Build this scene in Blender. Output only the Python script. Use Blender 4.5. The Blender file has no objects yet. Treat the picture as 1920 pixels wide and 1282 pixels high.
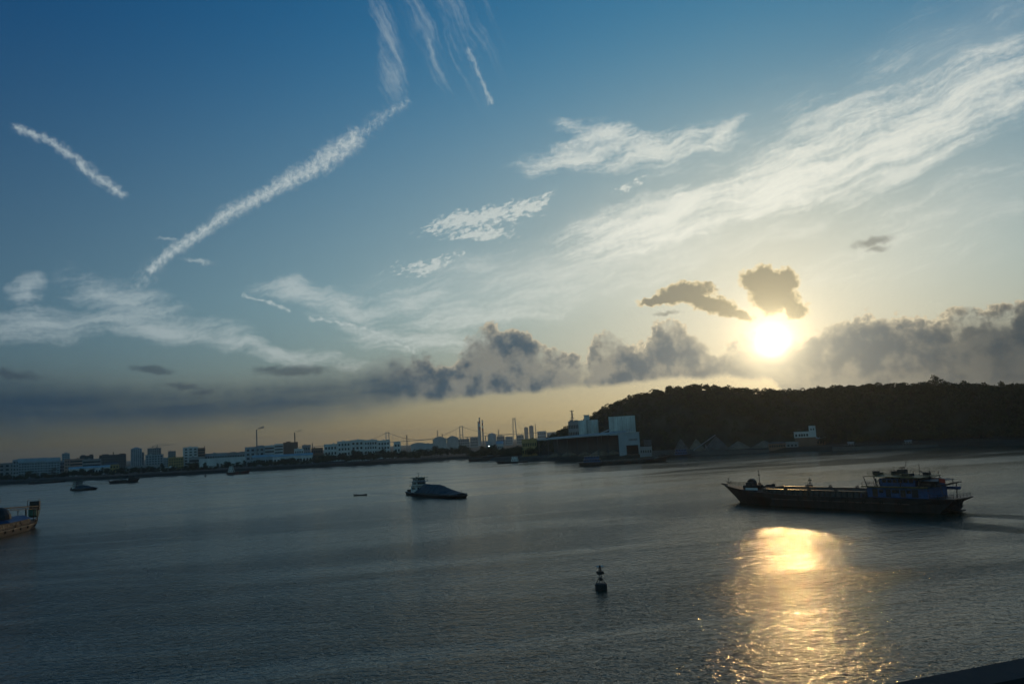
import bpy, bmesh, math, random
from math import sin, cos, tan, pi, radians, degrees, atan2, sqrt, exp
from mathutils import Vector, Matrix

# ------------------------------------------------------------------ camera
H = 27.0                      # eye height above the river (seen from a high bridge)
LENS = 28.0
PITCH, ROLL = radians(6.83), radians(-3.2)
FPX = 1920 * LENS / 36.0
scene = bpy.context.scene
cam_d = bpy.data.cameras.new('camera')
cam_d.lens = LENS; cam_d.sensor_width = 36; cam_d.sensor_fit = 'HORIZONTAL'
cam_d.clip_start = 0.1; cam_d.clip_end = 60000
cam = bpy.data.objects.new('camera', cam_d)
scene.collection.objects.link(cam)
CAM_R = Matrix.Rotation(pi/2 + PITCH, 3, 'X') @ Matrix.Rotation(ROLL, 3, 'Z')
cam.matrix_world = Matrix.Translation((0, 0, H)) @ CAM_R.to_4x4()
scene.camera = cam

def ray(px, py):
    """direction in the world of a bearing measured on the photograph"""
    return (CAM_R @ Vector(((px-960)/FPX, -(py-641)/FPX, -1.0))).normalized()
def azel(px, py):
    d = ray(px, py)
    return degrees(atan2(d.x, d.y)), degrees(math.asin(d.z))
def on_plane(px, py, z=0.0):
    d = ray(px, py); t = (z-H)/d.z
    return Vector((0, 0, H)) + d*t
def at_range(px, py, r):
    """point at horizontal range r along that bearing"""
    d = ray(px, py); t = r/sqrt(d.x*d.x+d.y*d.y)
    return Vector((0, 0, H)) + d*t

# ------------------------------------------------------------------ view
vs = scene.view_settings
vs.view_transform = 'Standard'; vs.look = 'None'; vs.exposure = 0.0; vs.gamma = 1.0; vs.use_curve_mapping = False
scene.render.engine = 'CYCLES'
scene.cycles.use_denoising = True
scene.cycles.max_bounces = 6
scene.cycles.volume_bounces = 0
scene.cycles.diffuse_bounces = 2; scene.cycles.glossy_bounces = 3
scene.cycles.adaptive_threshold = 0.015; scene.cycles.adaptive_min_samples = 12
scene.cycles.sample_clamp_indirect = 6.0

# ------------------------------------------------------------------ sun
SUN_AZ, SUN_EL = azel(1447, 640)
SUN_DIR = Vector((sin(radians(SUN_AZ))*cos(radians(SUN_EL)), cos(radians(SUN_AZ))*cos(radians(SUN_EL)), sin(radians(SUN_EL))))
sun_d = bpy.data.lights.new('sun', 'SUN')
sun_d.energy = 0.175; sun_d.angle = radians(0.6); sun_d.color = (1.0, 0.61, 0.23)
sun = bpy.data.objects.new('sun', sun_d)
scene.collection.objects.link(sun)
sun.rotation_euler = SUN_DIR.to_track_quat('Z', 'Y').to_euler()
sun.location = (0, 0, 200)

# ------------------------------------------------------------------ sky
world = bpy.data.worlds.new('World'); scene.world = world; world.use_nodes = True
NT = world.node_tree; NT.nodes.clear()
SKY_STRENGTH = 0.10
world.cycles.sampling_method = 'MANUAL'; world.cycles.sample_map_resolution = 768

class S:
    """a shader socket with arithmetic"""
    nt = NT
    def __init__(s, sock): s.s = sock
    @staticmethod
    def put(inp, v):
        if isinstance(v, S): S.nt.links.new(v.s, inp)
        else: inp.default_value = v
    @staticmethod
    def m(op, *a, clamp=False):
        n = S.nt.nodes.new('ShaderNodeMath'); n.operation = op; n.use_clamp = clamp
        for i, v in enumerate(a): S.put(n.inputs[i], v)
        return S(n.outputs[0])
    def __add__(s, o): return S.m('ADD', s, o)
    __radd__ = __add__
    def __mul__(s, o): return S.m('MULTIPLY', s, o)
    __rmul__ = __mul__
    def __sub__(s, o): return S.m('SUBTRACT', s, o)
    def __rsub__(s, o): return S.m('SUBTRACT', o, s)
    def __truediv__(s, o): return S.m('DIVIDE', s, o)
    def max(s, o): return S.m('MAXIMUM', s, o)
    def min(s, o): return S.m('MINIMUM', s, o)
    def exp(s): return S.m('EXPONENT', s)
    def clamp(s): return S.m('ADD', s, 0.0, clamp=True)
    def pow(s, e): return S.m('POWER', s, e)
def step(x, a, b, lo=0.0, hi=1.0):
    n = S.nt.nodes.new('ShaderNodeMapRange'); n.interpolation_type = 'SMOOTHSTEP'
    for i, v in enumerate((x, a, b, lo, hi)): S.put(n.inputs[i], v)
    return S(n.outputs[0])
def vec(x, y, z=0.0):
    n = S.nt.nodes.new('ShaderNodeCombineXYZ')
    for i, v in enumerate((x, y, z)): S.put(n.inputs[i], v)
    return S(n.outputs[0])
def vmath(op, *a):
    n = S.nt.nodes.new('ShaderNodeVectorMath'); n.operation = op
    for i, v in enumerate(a): S.put(n.inputs[i], v)
    return S(n.outputs['Value'] if op in ('LENGTH', 'DOT_PRODUCT', 'DISTANCE') else n.outputs[0])
def noise(v, scale, detail=6.0, rough=0.55, dist=0.0, lac=2.0, out=0):
    n = S.nt.nodes.new('ShaderNodeTexNoise'); n.noise_dimensions = '2D'
    S.put(n.inputs['Vector'], v); n.inputs['Scale'].default_value = scale
    n.inputs['Detail'].default_value = detail; n.inputs['Roughness'].default_value = rough
    n.inputs['Distortion'].default_value = dist; n.inputs['Lacunarity'].default_value = lac
    return S(n.outputs[out])
def mapping(v, loc, rot, sc):
    n = S.nt.nodes.new('ShaderNodeMapping'); n.vector_type = 'TEXTURE'
    S.put(n.inputs['Vector'], v)
    n.inputs['Location'].default_value = loc; n.inputs['Rotation'].default_value = (0, 0, rot)
    n.inputs['Scale'].default_value = sc
    return S(n.outputs[0])
def mixc(f, a, b, mode='MIX'):
    n = S.nt.nodes.new('ShaderNodeMix'); n.data_type = 'RGBA'; n.blend_type = mode; n.clamp_factor = True
    S.put(n.inputs[0], f)
    S.put(n.inputs[6], a if isinstance(a, S) else (*a[:3], 1)); S.put(n.inputs[7], b if isinstance(b, S) else (*b[:3], 1))
    return S(n.outputs[2])
def curve(x, x0, x1, pts, interp='EASE'):
    """1-D profile: pts = [(x, value 0..1)]"""
    n = S.nt.nodes.new('ShaderNodeValToRGB'); r = n.color_ramp; r.interpolation = interp
    S.put(n.inputs[0], (x - x0) / (x1 - x0))
    while len(r.elements) < len(pts): r.elements.new(0.5)
    for e, (px, v) in zip(r.elements, sorted(pts)):
        e.position = min(1, max(0, (px-x0)/(x1-x0)))
    for e, (px, v) in zip(r.elements, sorted(pts)):
        e.color = (v, v, v, 1)
    sep = S.nt.nodes.new('ShaderNodeSeparateColor'); S.nt.links.new(n.outputs[0], sep.inputs[0])
    return S(sep.outputs[0])
def srgb(*c): return tuple((v/255/12.92 if v/255 <= 0.04045 else ((v/255+0.055)/1.055)**2.4) for v in c)
def disp(*c): return tuple(v/SKY_STRENGTH for v in srgb(*c))      # a radiance that shows as this display colour

tc = NT.nodes.new('ShaderNodeTexCoord')
DIR = S(tc.outputs['Generated'])
sp = NT.nodes.new('ShaderNodeSeparateXYZ'); NT.links.new(DIR.s, sp.inputs[0])
dx, dy, dz = (S(sp.outputs[i]) for i in range(3))
AZ = S.m('ARCTAN2', dx, dy) * (180/pi)
EL = S.m('ARCSINE', dz) * (180/pi)
P = vec(AZ, EL)                                                    # bearing and height in degrees
cosang = vmath('DOT_PRODUCT', DIR, tuple(SUN_DIR))
ANG = S.m('ARCCOSINE', cosang.min(0.9999999)) * (180/pi)           # degrees from the sun
g_core = (ANG / -1.0).exp()
g_disc = (ANG * ANG * -2.2).exp()
g_in = (ANG / -4.5).exp()
g_mid = (ANG / -12.0).exp()
g_wide = (ANG / -32.0).exp()

sky = NT.nodes.new('ShaderNodeTexSky'); sky.sky_type = 'NISHITA'; sky.sun_disc = False
sky.sun_elevation = radians(SUN_EL); sky.sun_rotation = radians(SUN_AZ)
sky.altitude = 30; sky.air_density = 1.0; sky.dust_density = 1.2; sky.ozone_density = 2.0
SKY = S(sky.outputs[0])
# the clear sky, dimmed by a thin veil of high cloud
sky.dust_density = 0.7
K = SKY_STRENGTH
tint = mixc(step(EL, 11.0, 32.0), mixc(step(EL, 1.0, 11.0), (0.50, 0.55, 0.68), (0.88, 1.36, 1.56)), (0.20, 1.01, 1.75))
SKY = mixc(1.0, SKY, tint, 'MULTIPLY')
def compress(c, k):
    """soft shoulder c/(1+k c)"""
    return vmath('DIVIDE', c, vmath('ADD', vmath('MULTIPLY', c, (k, k, k)), (1.0, 1.0, 1.0)))
SKY = compress(SKY, 1.05*K)
def addc(a, colr, f):
    n = vmath('SCALE', vec(*colr)); n.s.node.inputs['Scale'].default_value = 1.0
    S.put(n.s.node.inputs['Scale'], f)
    return vmath('ADD', a, n)
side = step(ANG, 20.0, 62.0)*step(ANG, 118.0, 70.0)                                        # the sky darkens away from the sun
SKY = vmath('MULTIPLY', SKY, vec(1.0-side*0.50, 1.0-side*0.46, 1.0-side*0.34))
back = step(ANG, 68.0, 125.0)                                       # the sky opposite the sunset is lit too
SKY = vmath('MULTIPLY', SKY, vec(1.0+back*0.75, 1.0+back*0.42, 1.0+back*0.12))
zen = 1.0 - step(EL, 30.0, 80.0)*0.45
SKY = vmath('MULTIPLY', SKY, vec(zen, zen, zen))
SKY = addc(SKY, disp(150, 116, 58), g_mid*0.30 + g_in*1.0)

# ---- noises shared by the clouds (all in degrees of sky)
WARP = noise(P, 0.22, 4, 0.55, out=1)
WARPC = vmath('SUBTRACT', WARP, (0.5, 0.5, 0.5))
def warped(k): 
    n = vmath('SCALE', WARPC); n.s.node.inputs['Scale'].default_value = k
    return vmath('ADD', P, n)
WF = noise(P, 1.5, 4, 0.6, out=1)
WFC = vmath('SUBTRACT', WF, (0.5, 0.5, 0.5))
def warped_fine(k):
    n = vmath('SCALE', WFC); n.s.node.inputs['Scale'].default_value = k
    return vmath('ADD', P, n)
Pw = warped(2.2)
Pf = vmath('ADD', warped_fine(0.55), vmath('MULTIPLY', WARPC, (0.5, 0.5, 0)))
billow = noise(P, 0.85, 7, 0.60)                               # cauliflower edges
def puffs(v, scale, detail=2.0, rough=0.5):
    n = S.nt.nodes.new('ShaderNodeTexVoronoi'); n.voronoi_dimensions = '2D'; n.feature = 'F1'; n.normalize = True
    S.put(n.inputs['Vector'], v); n.inputs['Scale'].default_value = scale; n.inputs['Detail'].default_value = detail
    n.inputs['Roughness'].default_value = rough; n.inputs['Lacunarity'].default_value = 2.4
    return 1.0 - S(n.outputs['Distance'])
heads = puffs(warped_fine(0.40), 0.75, 3.0, 0.6)                   # round cumulus heads
lump = noise(vmath('ADD', P, (31.0, 7.0, 0)), 0.30, 4, 0.55)
def streaks(deg, long, fine, seed, detail=6, rough=0.64, warp=2.2):
    return noise(mapping(vmath('ADD', warped(warp), (seed, seed*0.7, 0)), (0, 0, 0), radians(deg), (long, fine, 1)), 1.0, detail, rough)
def blob(x, y, rx, ry, deg=0.0, src=None, w=1.0, power=1.0):
    """soft ellipse; x, y in photo bearings, radii in photo pixels; 1 at its middle, 0 at its rim"""
    a, e = azel(x, y); d = degrees(1/FPX)
    c_, s_ = cos(radians(deg)), sin(radians(deg))
    q = vmath('SUBTRACT', src or Pw, (a, e, 0.0))
    m_ = vec(vmath('DOT_PRODUCT', q, (c_/(rx*d), s_/(rx*d), 0.0)), vmath('DOT_PRODUCT', q, (-s_/(ry*d), c_/(ry*d), 0.0)))
    r_ = S.m('SUBTRACT', 1.0, vmath('LENGTH', m_), clamp=True)
    return r_ if w == 1.0 else r_*w
def union(*b):
    r = b[0]
    for q in b[1:]: r = r.max(q)
    return r
ROT = 3.2      # photo directions are turned by the roll of the camera
def trail(pts, w, src=None, wt=1.0):
    """a ribbon along photo points"""
    out_ = None
    for (x0, y0), (x1, y1), ww in zip(pts, pts[1:], w):
        L = sqrt((x1-x0)**2+(y1-y0)**2)
        (a0, e0), (a1, e1) = azel(x0, y0), azel(x1, y1); d = degrees(1/FPX)*ww
        Lh = sqrt((a1-a0)**2+(e1-e0)**2)/2; ux, uy = (a1-a0)/(2*Lh), (e1-e0)/(2*Lh)
        q = vmath('SUBTRACT', src or Pf, ((a0+a1)/2, (e0+e1)/2, 0.0))
        t_ = S.m('ABSOLUTE', vmath('DOT_PRODUCT', q, (ux/d, uy/d, 0.0)))
        r_ = vmath('LENGTH', vec((t_ - Lh/d).max(0.0), vmath('DOT_PRODUCT', q, (-uy/d, ux/d, 0.0))))
        b = S.m('SUBTRACT', 1.0, r_, clamp=True)
        if wt != 1.0: b = b*wt
        out_ = b if out_ is None else out_.max(b)
    return out_

# ---- cirrus: fans and streaks of ice cloud
st1 = streaks(15-ROT, 6.0, 0.95, 3.0, 7, 0.70, 1.5)
st3 = streaks(8-ROT, 4.5, 0.80, 23.0, 7, 0.68, 1.8)
st4 = streaks(-62, 8.0, 0.6, 41.0, warp=1.5)
fine = noise(warped(1.0), 2.6, 5, 0.65)
def veil(field, tex, lo, hi, amt): return step(field*0.70 + (tex - 0.5)*1.35 + (fine - 0.5)*0.35, lo, hi+0.25)*step(field, 0.0, 0.35)*amt
fan = union(blob(1250, 415, 300, 72, 12-ROT), blob(1460, 345, 360, 78, 17-ROT), blob(1730, 235, 420, 95, 20-ROT, w=0.8))
fan2 = union(blob(1680, 335, 150, 26, 21-ROT), blob(1560, 225, 190, 40, 22-ROT))
fan3 = union(blob(1500, 300, 560, 170, 14, w=0.6), blob(1780, 150, 420, 150, 18-ROT, w=0.75), blob(1250, 470, 480, 100, 8), blob(1050, 520, 480, 100, 4), blob(1750, 420, 420, 130, 12, w=0.6))
hook = union(blob(1110, 285, 190, 38, 10-ROT), blob(1150, 255, 150, 30, -8-ROT), blob(1240, 280, 200, 44, 6-ROT), blob(1350, 258, 90, 22, 30-ROT))
wisps = union(blob(725, 60, 110, 30, -72), blob(800, 75, 150, 22, -66), blob(740, 150, 90, 36, -80), blob(830, 0, 260, 130, -60, w=0.5))
wisp2 = trail([(878, 95), (900, 140), (922, 190)], [9, 8])
low_l = union(blob(245, 570, 150, 50, -20), blob(300, 610, 190, 38, -8), blob(190, 545, 80, 36, 0), blob(480, 655, 330, 22, -12), blob(60, 610, 160, 45, 5), blob(45, 540, 40, 30, 60))
low_c = union(blob(900, 590, 260, 40, 4), blob(560, 545, 120, 30, -10), blob(650, 575, 110, 36, -14), blob(760, 570, 150, 24, 12), blob(700, 625, 140, 24, -18), blob(800, 640, 200, 34, -4))
fanm = union(fan, fan2*0.8, fan3*0.7)
cirrus = union(step(fanm, 0.0, 0.85)*(0.06 + st1*0.70), veil(fan, st1, -0.16, 0.45, 0.90), veil(fan2, st1, -0.06, 0.6, 0.70), veil(fan3, st1, 0.0, 0.80, 0.60),
               veil(hook, st3, 0.0, 0.5, 0.74), veil(wisps, st4, 0.06, 0.9, 0.38), veil(wisp2, st4, 0.10, 0.7, 0.40),
               veil(low_l, st3, -0.02, 0.6, 0.52), veil(low_c, st3, -0.02, 0.6, 0.55))
# the same ice cloud scattered over the rest of the sky
rest = step(noise(vmath('ADD', P, (90, 40, 0)), 0.045, 3, 0.5), 0.52, 0.75)*step(S.m('ABSOLUTE', AZ), 36.0, 50.0)*step(EL, 4.0, 12.0)
cirrus = cirrus.max(rest*step(st1, 0.4, 0.75)*0.4)
# contrails broken up by the wind
con_a = trail([(30, 240), (100, 268), (165, 318), (225, 360)], [13, 14, 17])
con_b = union(trail([(285, 508), (335, 462), (420, 405), (520, 350), (600, 305), (665, 262)], [16, 20, 22, 27, 32]), trail([(665, 262), (710, 228), (760, 192)], [27, 22], wt=0.55), trail([(240, 556), (290, 505)], [34], wt=0.5))
con_c = union(trail([(455, 552), (500, 565), (545, 582)], [6, 6]), trail([(585, 598), (690, 615), (780, 660)], [9, 10]), blob(375, 490, 45, 9, -4, Pf), blob(312, 448, 32, 6, 0, Pf))
con = union(con_a*0.9, con_b, con_c*0.8)
trails = step(con*0.80 + (fine - 0.5)*1.5, -0.05, 1.25)*step(con, 0.0, 0.75)*0.80
# small rippled patches
alto = union(blob(890, 412, 150, 26, 14), blob(980, 390, 90, 22, 16), blob(900, 440, 90, 20, 8), blob(800, 500, 110, 18, 10, w=0.8), blob(1180, 350, 60, 14, 6, w=0.7))
flakes = noise(mapping(P, (0, 0, 0), radians(14), (1.25, 0.62, 1)), 2.2, 4, 0.62)
altoc = step(alto*0.55 + flakes - 0.5, 0.12, 0.42)*step(alto, 0.0, 0.3)*0.62
ice = union(cirrus, trails, altoc)

# ---- low cloud: a bank of cumulus over the horizon
def deg_el(x, y): return azel(x, y)
A0, A1, E1 = -180.0, 180.0, 14.0
AL, AR = -45.0, 45.0
top_px = [(0, 693), (120, 700), (260, 712), (420, 712), (560, 698), (670, 690), (740, 668), (800, 672), (850, 690), (880, 630), (915, 612), (985, 622), (1020, 652), (1075, 662), (1095, 685), (1112, 640), (1135, 622), (1190, 648), (1212, 650), (1228, 607), (1275, 600), (1318, 640), (1345, 668), (1380, 640), (1440, 625), (1505, 640), (1560, 612), (1625, 592), (1690, 600), (1740, 604), (1800, 582), (1850, 576), (1905, 606)]
prof = [(azel(x, y)[0], azel(x, y)[1]/E1) for x, y in top_px][:32]
TOP = curve(AZ, AL, AR, prof, 'LINEAR')*E1
base_px = [(0, 800), (300, 795), (560, 778), (760, 752), (900, 742), (1130, 722), (1350, 702), (1450, 715), (1520, 790), (1900, 790)]
BASE = curve(AZ, AL, AR, [(azel(x, y)[0], max(0, azel(x, y)[1]/E1)) for x, y in base_px], 'LINEAR')*E1
soft_l = step(AZ, azel(860, 650)[0], azel(640, 650)[0])             # the bank is a smooth sheet on the left
far_side = step(AZ, 34.0, 50.0) + step(AZ, -34.0, -50.0)
shape = (heads - 0.62)*2.2 + (billow - 0.5)*0.9
hgt = TOP + shape*(1.0 - soft_l*0.6) - EL                  # how far below the cloud top, degrees
edge = 0.10 + soft_l*2.2
layers = noise(mapping(vmath('ADD', warped(1.0), (57.0, 13.0, 0)), (0, 0, 0), 0.0, (11.0, 0.9, 1)), 1.0, 5, 0.6)
bank = step(hgt, -1.0*soft_l*0.8, edge)
base_f = step(EL + (lump - 0.5)*0.9 + (billow-0.5)*0.35, BASE - 0.25 - soft_l*1.3, BASE + 0.30 + soft_l*1.1)
bank = bank*base_f*(1.0 - soft_l*step(layers, 0.62, 0.36)*0.18)
holes = step(lump*0.55 + billow*0.45, 0.36, 0.50)
bank = bank*(1.0 - (1.0-holes)*0.75*step(hgt, 2.2, 0.2)*(1.0-soft_l))
rim = (hgt.max(0.0)/-0.28).exp()*bank
# single small cumulus
Pc = vmath('ADD', warped_fine(0.9), vmath('MULTIPLY', WARPC, (0.8, 0.8, 0)))
puff = union(blob(1285, 548, 62, 26, 0, Pc), blob(1240, 560, 52, 13, 4, Pc), blob(1330, 568, 66, 20, -20, Pc), blob(1385, 586, 40, 11, -20, Pc),
             blob(1430, 522, 46, 28, -12, Pc), blob(1470, 530, 34, 30, 20, Pc), blob(1455, 560, 52, 30, -20, Pc), blob(1490, 578, 36, 18, -30, Pc))
pf = puff*1.15 + (billow-0.5)*0.9 + (heads-0.62)*0.7
puffm = step(pf, 0.02, 0.34)*step(puff, 0.0, 0.12)
Ps = warped_fine(0.5)
smear = union(blob(1637, 454, 52, 13, 3, Ps), blob(1645, 466, 40, 9, 0, Ps, 0.7), blob(285, 693, 52, 11, -8, Ps), blob(345, 725, 44, 9, -8, Ps), blob(378, 735, 34, 9, 0, Ps, 0.8), blob(550, 695, 88, 15, 0, Ps), blob(505, 692, 44, 10, 0, Ps, 0.8), blob(20, 702, 60, 12, -6, Ps), blob(1250, 587, 40, 7, 0, Ps, 0.8))
smearm = step(smear + (billow-0.5)*0.5, 0.10, 0.75)*step(smear, 0.0, 0.25)*0.62

# ---- put together
white = mixc((g_wide*1.25).clamp(), disp(150, 172, 184), disp(246, 244, 228))
SKY = mixc(ice, SKY, white)
body = mixc((g_mid*0.95).clamp(), mixc(step(AZ, -26.0, 6.0), disp(40, 62, 80), disp(50, 77, 94)), disp(86, 103, 116))
right_cool = step(AZ, SUN_AZ+2.0, SUN_AZ+15.0)
body = mixc(right_cool*0.9, body, disp(24, 50, 66))
rimc = mixc((g_wide*1.2).clamp(), disp(104, 120, 128), disp(255, 236, 194))
body = vmath('MULTIPLY', body, vec(0.74+heads*0.34, 0.74+heads*0.34, 0.76+heads*0.32))
bankc = mixc((rim*1.1).clamp(), body, rimc)
bankc = mixc(step(lump*0.6+billow*0.4, 0.62, 0.42)*0.26*(1.0-soft_l)*(1.0-right_cool*0.75), bankc, rimc)
SKY = mixc(bank*(0.97 - g_in*0.40), SKY, bankc)
puffc = mixc(step(pf, 0.08, 0.55), disp(250, 226, 172), mixc(g_in, disp(112, 112, 102), disp(178, 158, 112)))
SKY = mixc(puffm*0.86, SKY, puffc)
SKY = mixc(smearm, SKY, mixc(g_mid, disp(52, 66, 80), disp(140, 136, 118)))
# ---- light of the low sun in the haze
SKY = addc(SKY, (1.0/K, 0.84/K, 0.50/K), g_in*0.25 + g_core*2.7 + g_disc*4.0)
bg = NT.nodes.new('ShaderNodeBackground'); out = NT.nodes.new('ShaderNodeOutputWorld')
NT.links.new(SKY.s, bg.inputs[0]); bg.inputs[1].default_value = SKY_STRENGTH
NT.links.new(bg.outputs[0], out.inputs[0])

# ------------------------------------------------------------------ helpers
COL = scene.collection
rnd = random.Random(7)
_mats = {}
def mat(name, col, rough=0.7, metal=0.0, var=0.25, scale=1.0, bump=0.0, rust=None, rust_amt=0.5, spec=0.5, streak=1.0):
    """Principled paint with blotches of wear; rust = second colour that breaks through in patches"""
    if name in _mats: return _mats[name]
    m = bpy.data.materials.new(name); m.use_nodes = True
    nt = m.node_tree; b = nt.nodes['Principled BSDF']
    b.inputs['Roughness'].default_value = rough; b.inputs['Metallic'].default_value = metal
    b.inputs['Specular IOR Level'].default_value = spec
    old = S.nt; S.nt = nt
    t = nt.nodes.new('ShaderNodeTexCoord'); v = S(t.outputs['Object'])
    v = mapping(v, (0, 0, 0), 0, (1, 1, streak))
    n = S.nt.nodes.new('ShaderNodeTexNoise'); S.put(n.inputs['Vector'], v); n.inputs['Scale'].default_value = scale; n.inputs['Detail'].default_value = 6
    f = S(n.outputs[0])
    lo = tuple(c*(1-var) for c in col); hi = tuple(min(1, c*(1+var)) for c in col)
    c = mixc(step(f, 0.3, 0.7), lo, hi)
    if rust:
        n2 = S.nt.nodes.new('ShaderNodeTexNoise'); S.put(n2.inputs['Vector'], v); n2.inputs['Scale'].default_value = scale*0.35; n2.inputs['Detail'].default_value = 9; n2.inputs['Roughness'].default_value = 0.65
        c = mixc(step(S(n2.outputs[0]), 0.62-0.2*rust_amt, 0.72-0.15*rust_amt), c, rust)
    nt.links.new(c.s, b.inputs['Base Color'])
    if bump:
        bn = nt.nodes.new('ShaderNodeBump'); bn.inputs['Strength'].default_value = bump; bn.inputs['Distance'].default_value = 0.05
        nt.links.new(f.s, bn.inputs['Height']); nt.links.new(bn.outputs[0], b.inputs['Normal'])
    S.nt = old
    _mats[name] = m
    return m

class MB:
    """collects simple solids into one mesh"""
    def __init__(s): s.v = []; s.f = []
    def add(s, vs, fs):
        o = len(s.v); s.v += [tuple(v) for v in vs]; s.f += [tuple(i+o for i in f) for f in fs]; return s
    def box(s, x0, x1, y0, y1, z0, z1):
        return s.add([(x0,y0,z0),(x1,y0,z0),(x1,y1,z0),(x0,y1,z0),(x0,y0,z1),(x1,y0,z1),(x1,y1,z1),(x0,y1,z1)],
                     [(3,2,1,0),(4,5,6,7),(0,1,5,4),(1,2,6,5),(2,3,7,6),(3,0,4,7)])
    def slab(s, bot, top):
        """two closed rings of equal length (lists of 3-d points) bridged and capped"""
        n = len(bot)
        return s.add(list(bot)+list(top), [tuple(reversed(range(n))), tuple(range(n, 2*n))]+[(i, (i+1) % n, n+(i+1) % n, n+i) for i in range(n)])
    def bar(s, a, b, w, h=None, n=4):
        """straight bar of half width w between two points"""
        a = Vector(a); b = Vector(b); d = (b-a).normalized(); h = w if h is None else h
        u = d.cross(Vector((0, 0, 1)))
        u = Vector((1, 0, 0)) if u.length < 1e-4 else u.normalized()
        t = u.cross(d).normalized()
        r = [(cos(2*pi*(i+0.5)/n), sin(2*pi*(i+0.5)/n)) for i in range(n)]
        k = sqrt(2) if n == 4 else 1
        return s.slab([a+u*w*k*c+t*h*k*q for c, q in r], [b+u*w*k*c+t*h*k*q for c, q in r])
    def tube(s, pts, r, n=6):
        for a, b in zip(pts, pts[1:]): s.bar(a, b, r, r, n)
        return s
    def lathe(s, prof, n=12, c=(0, 0, 0)):
        vs = []; fs = []
        for r, z in prof:
            vs += [(c[0]+r*cos(2*pi*i/n), c[1]+r*sin(2*pi*i/n), c[2]+z) for i in range(n)]
        for k in range(len(prof)-1):
            fs += [(k*n+i, k*n+(i+1) % n, (k+1)*n+(i+1) % n, (k+1)*n+i) for i in range(n)]
        m_ = len(prof)-1
        fs += [tuple(reversed(range(n))), tuple(m_*n+i for i in range(n))]
        return s.add(vs, fs)
    def prism(s, poly, y0, y1):
        """outline in x, z pushed from y0 to y1"""
        return s.slab([(x, y0, z) for x, z in poly], [(x, y1, z) for x, z in poly])
    def loft(s, rings, cap=True, close=True):
        n = len(rings[0]); vs = [p for r in rings for p in r]; fs = []
        for k in range(len(rings)-1):
            for i in range(n if close else n-1):
                fs.append((k*n+i, k*n+(i+1) % n, (k+1)*n+(i+1) % n, (k+1)*n+i))
        if cap: fs += [tuple(reversed(range(n))), tuple((len(rings)-1)*n+i for i in range(n))]
        return s.add(vs, fs)
    def build(s, name, m, parent=None, smooth=False, loc=None):
        me = bpy.data.meshes.new(name); me.from_pydata(s.v, [], s.f); me.validate()
        bm = bmesh.new(); bm.from_mesh(me); bmesh.ops.recalc_face_normals(bm, faces=bm.faces); bm.to_mesh(me); bm.free()
        if smooth: me.shade_smooth()
        me.materials.append(m)
        o = bpy.data.objects.new(name, me); COL.objects.link(o)
        if parent: o.parent = parent
        if loc is not None: o.location = loc
        return o
def tag(o, label=None, cat=None, group=None, kind=None):
    if label: o['label'] = label
    if cat: o['category'] = cat
    if group: o['group'] = group
    if kind: o['kind'] = kind
    return o
def empty(name, loc, rz=0.0, label=None, cat=None, group=None):
    o = bpy.data.objects.new(name, None); COL.objects.link(o); o.empty_display_size = 1
    o.location = loc; o.rotation_euler = (0, 0, rz)
    return tag(o, label, cat, group)
def copy_tree(o, parent=None):
    c = o.copy(); COL.objects.link(c)
    if parent: c.parent = parent
    for ch in o.children: copy_tree(ch, c)
    return c
def share(mesh_obj, name, parent, loc, rz=0.0, sc=None):
    c = bpy.data.objects.new(name, mesh_obj.data if hasattr(mesh_obj, 'data') else mesh_obj); COL.objects.link(c)
    c.parent = parent; c.location = loc; c.rotation_euler = (0, 0, rz)
    if sc: c.scale = sc
    return c
def bearing(px):
    """ground bearing of a photo column near the far bank, as unit x, y"""
    d = ray(px, 820-(px-960)*0.056); l = sqrt(d.x**2+d.y**2)
    return d.x/l, d.y/l

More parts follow.
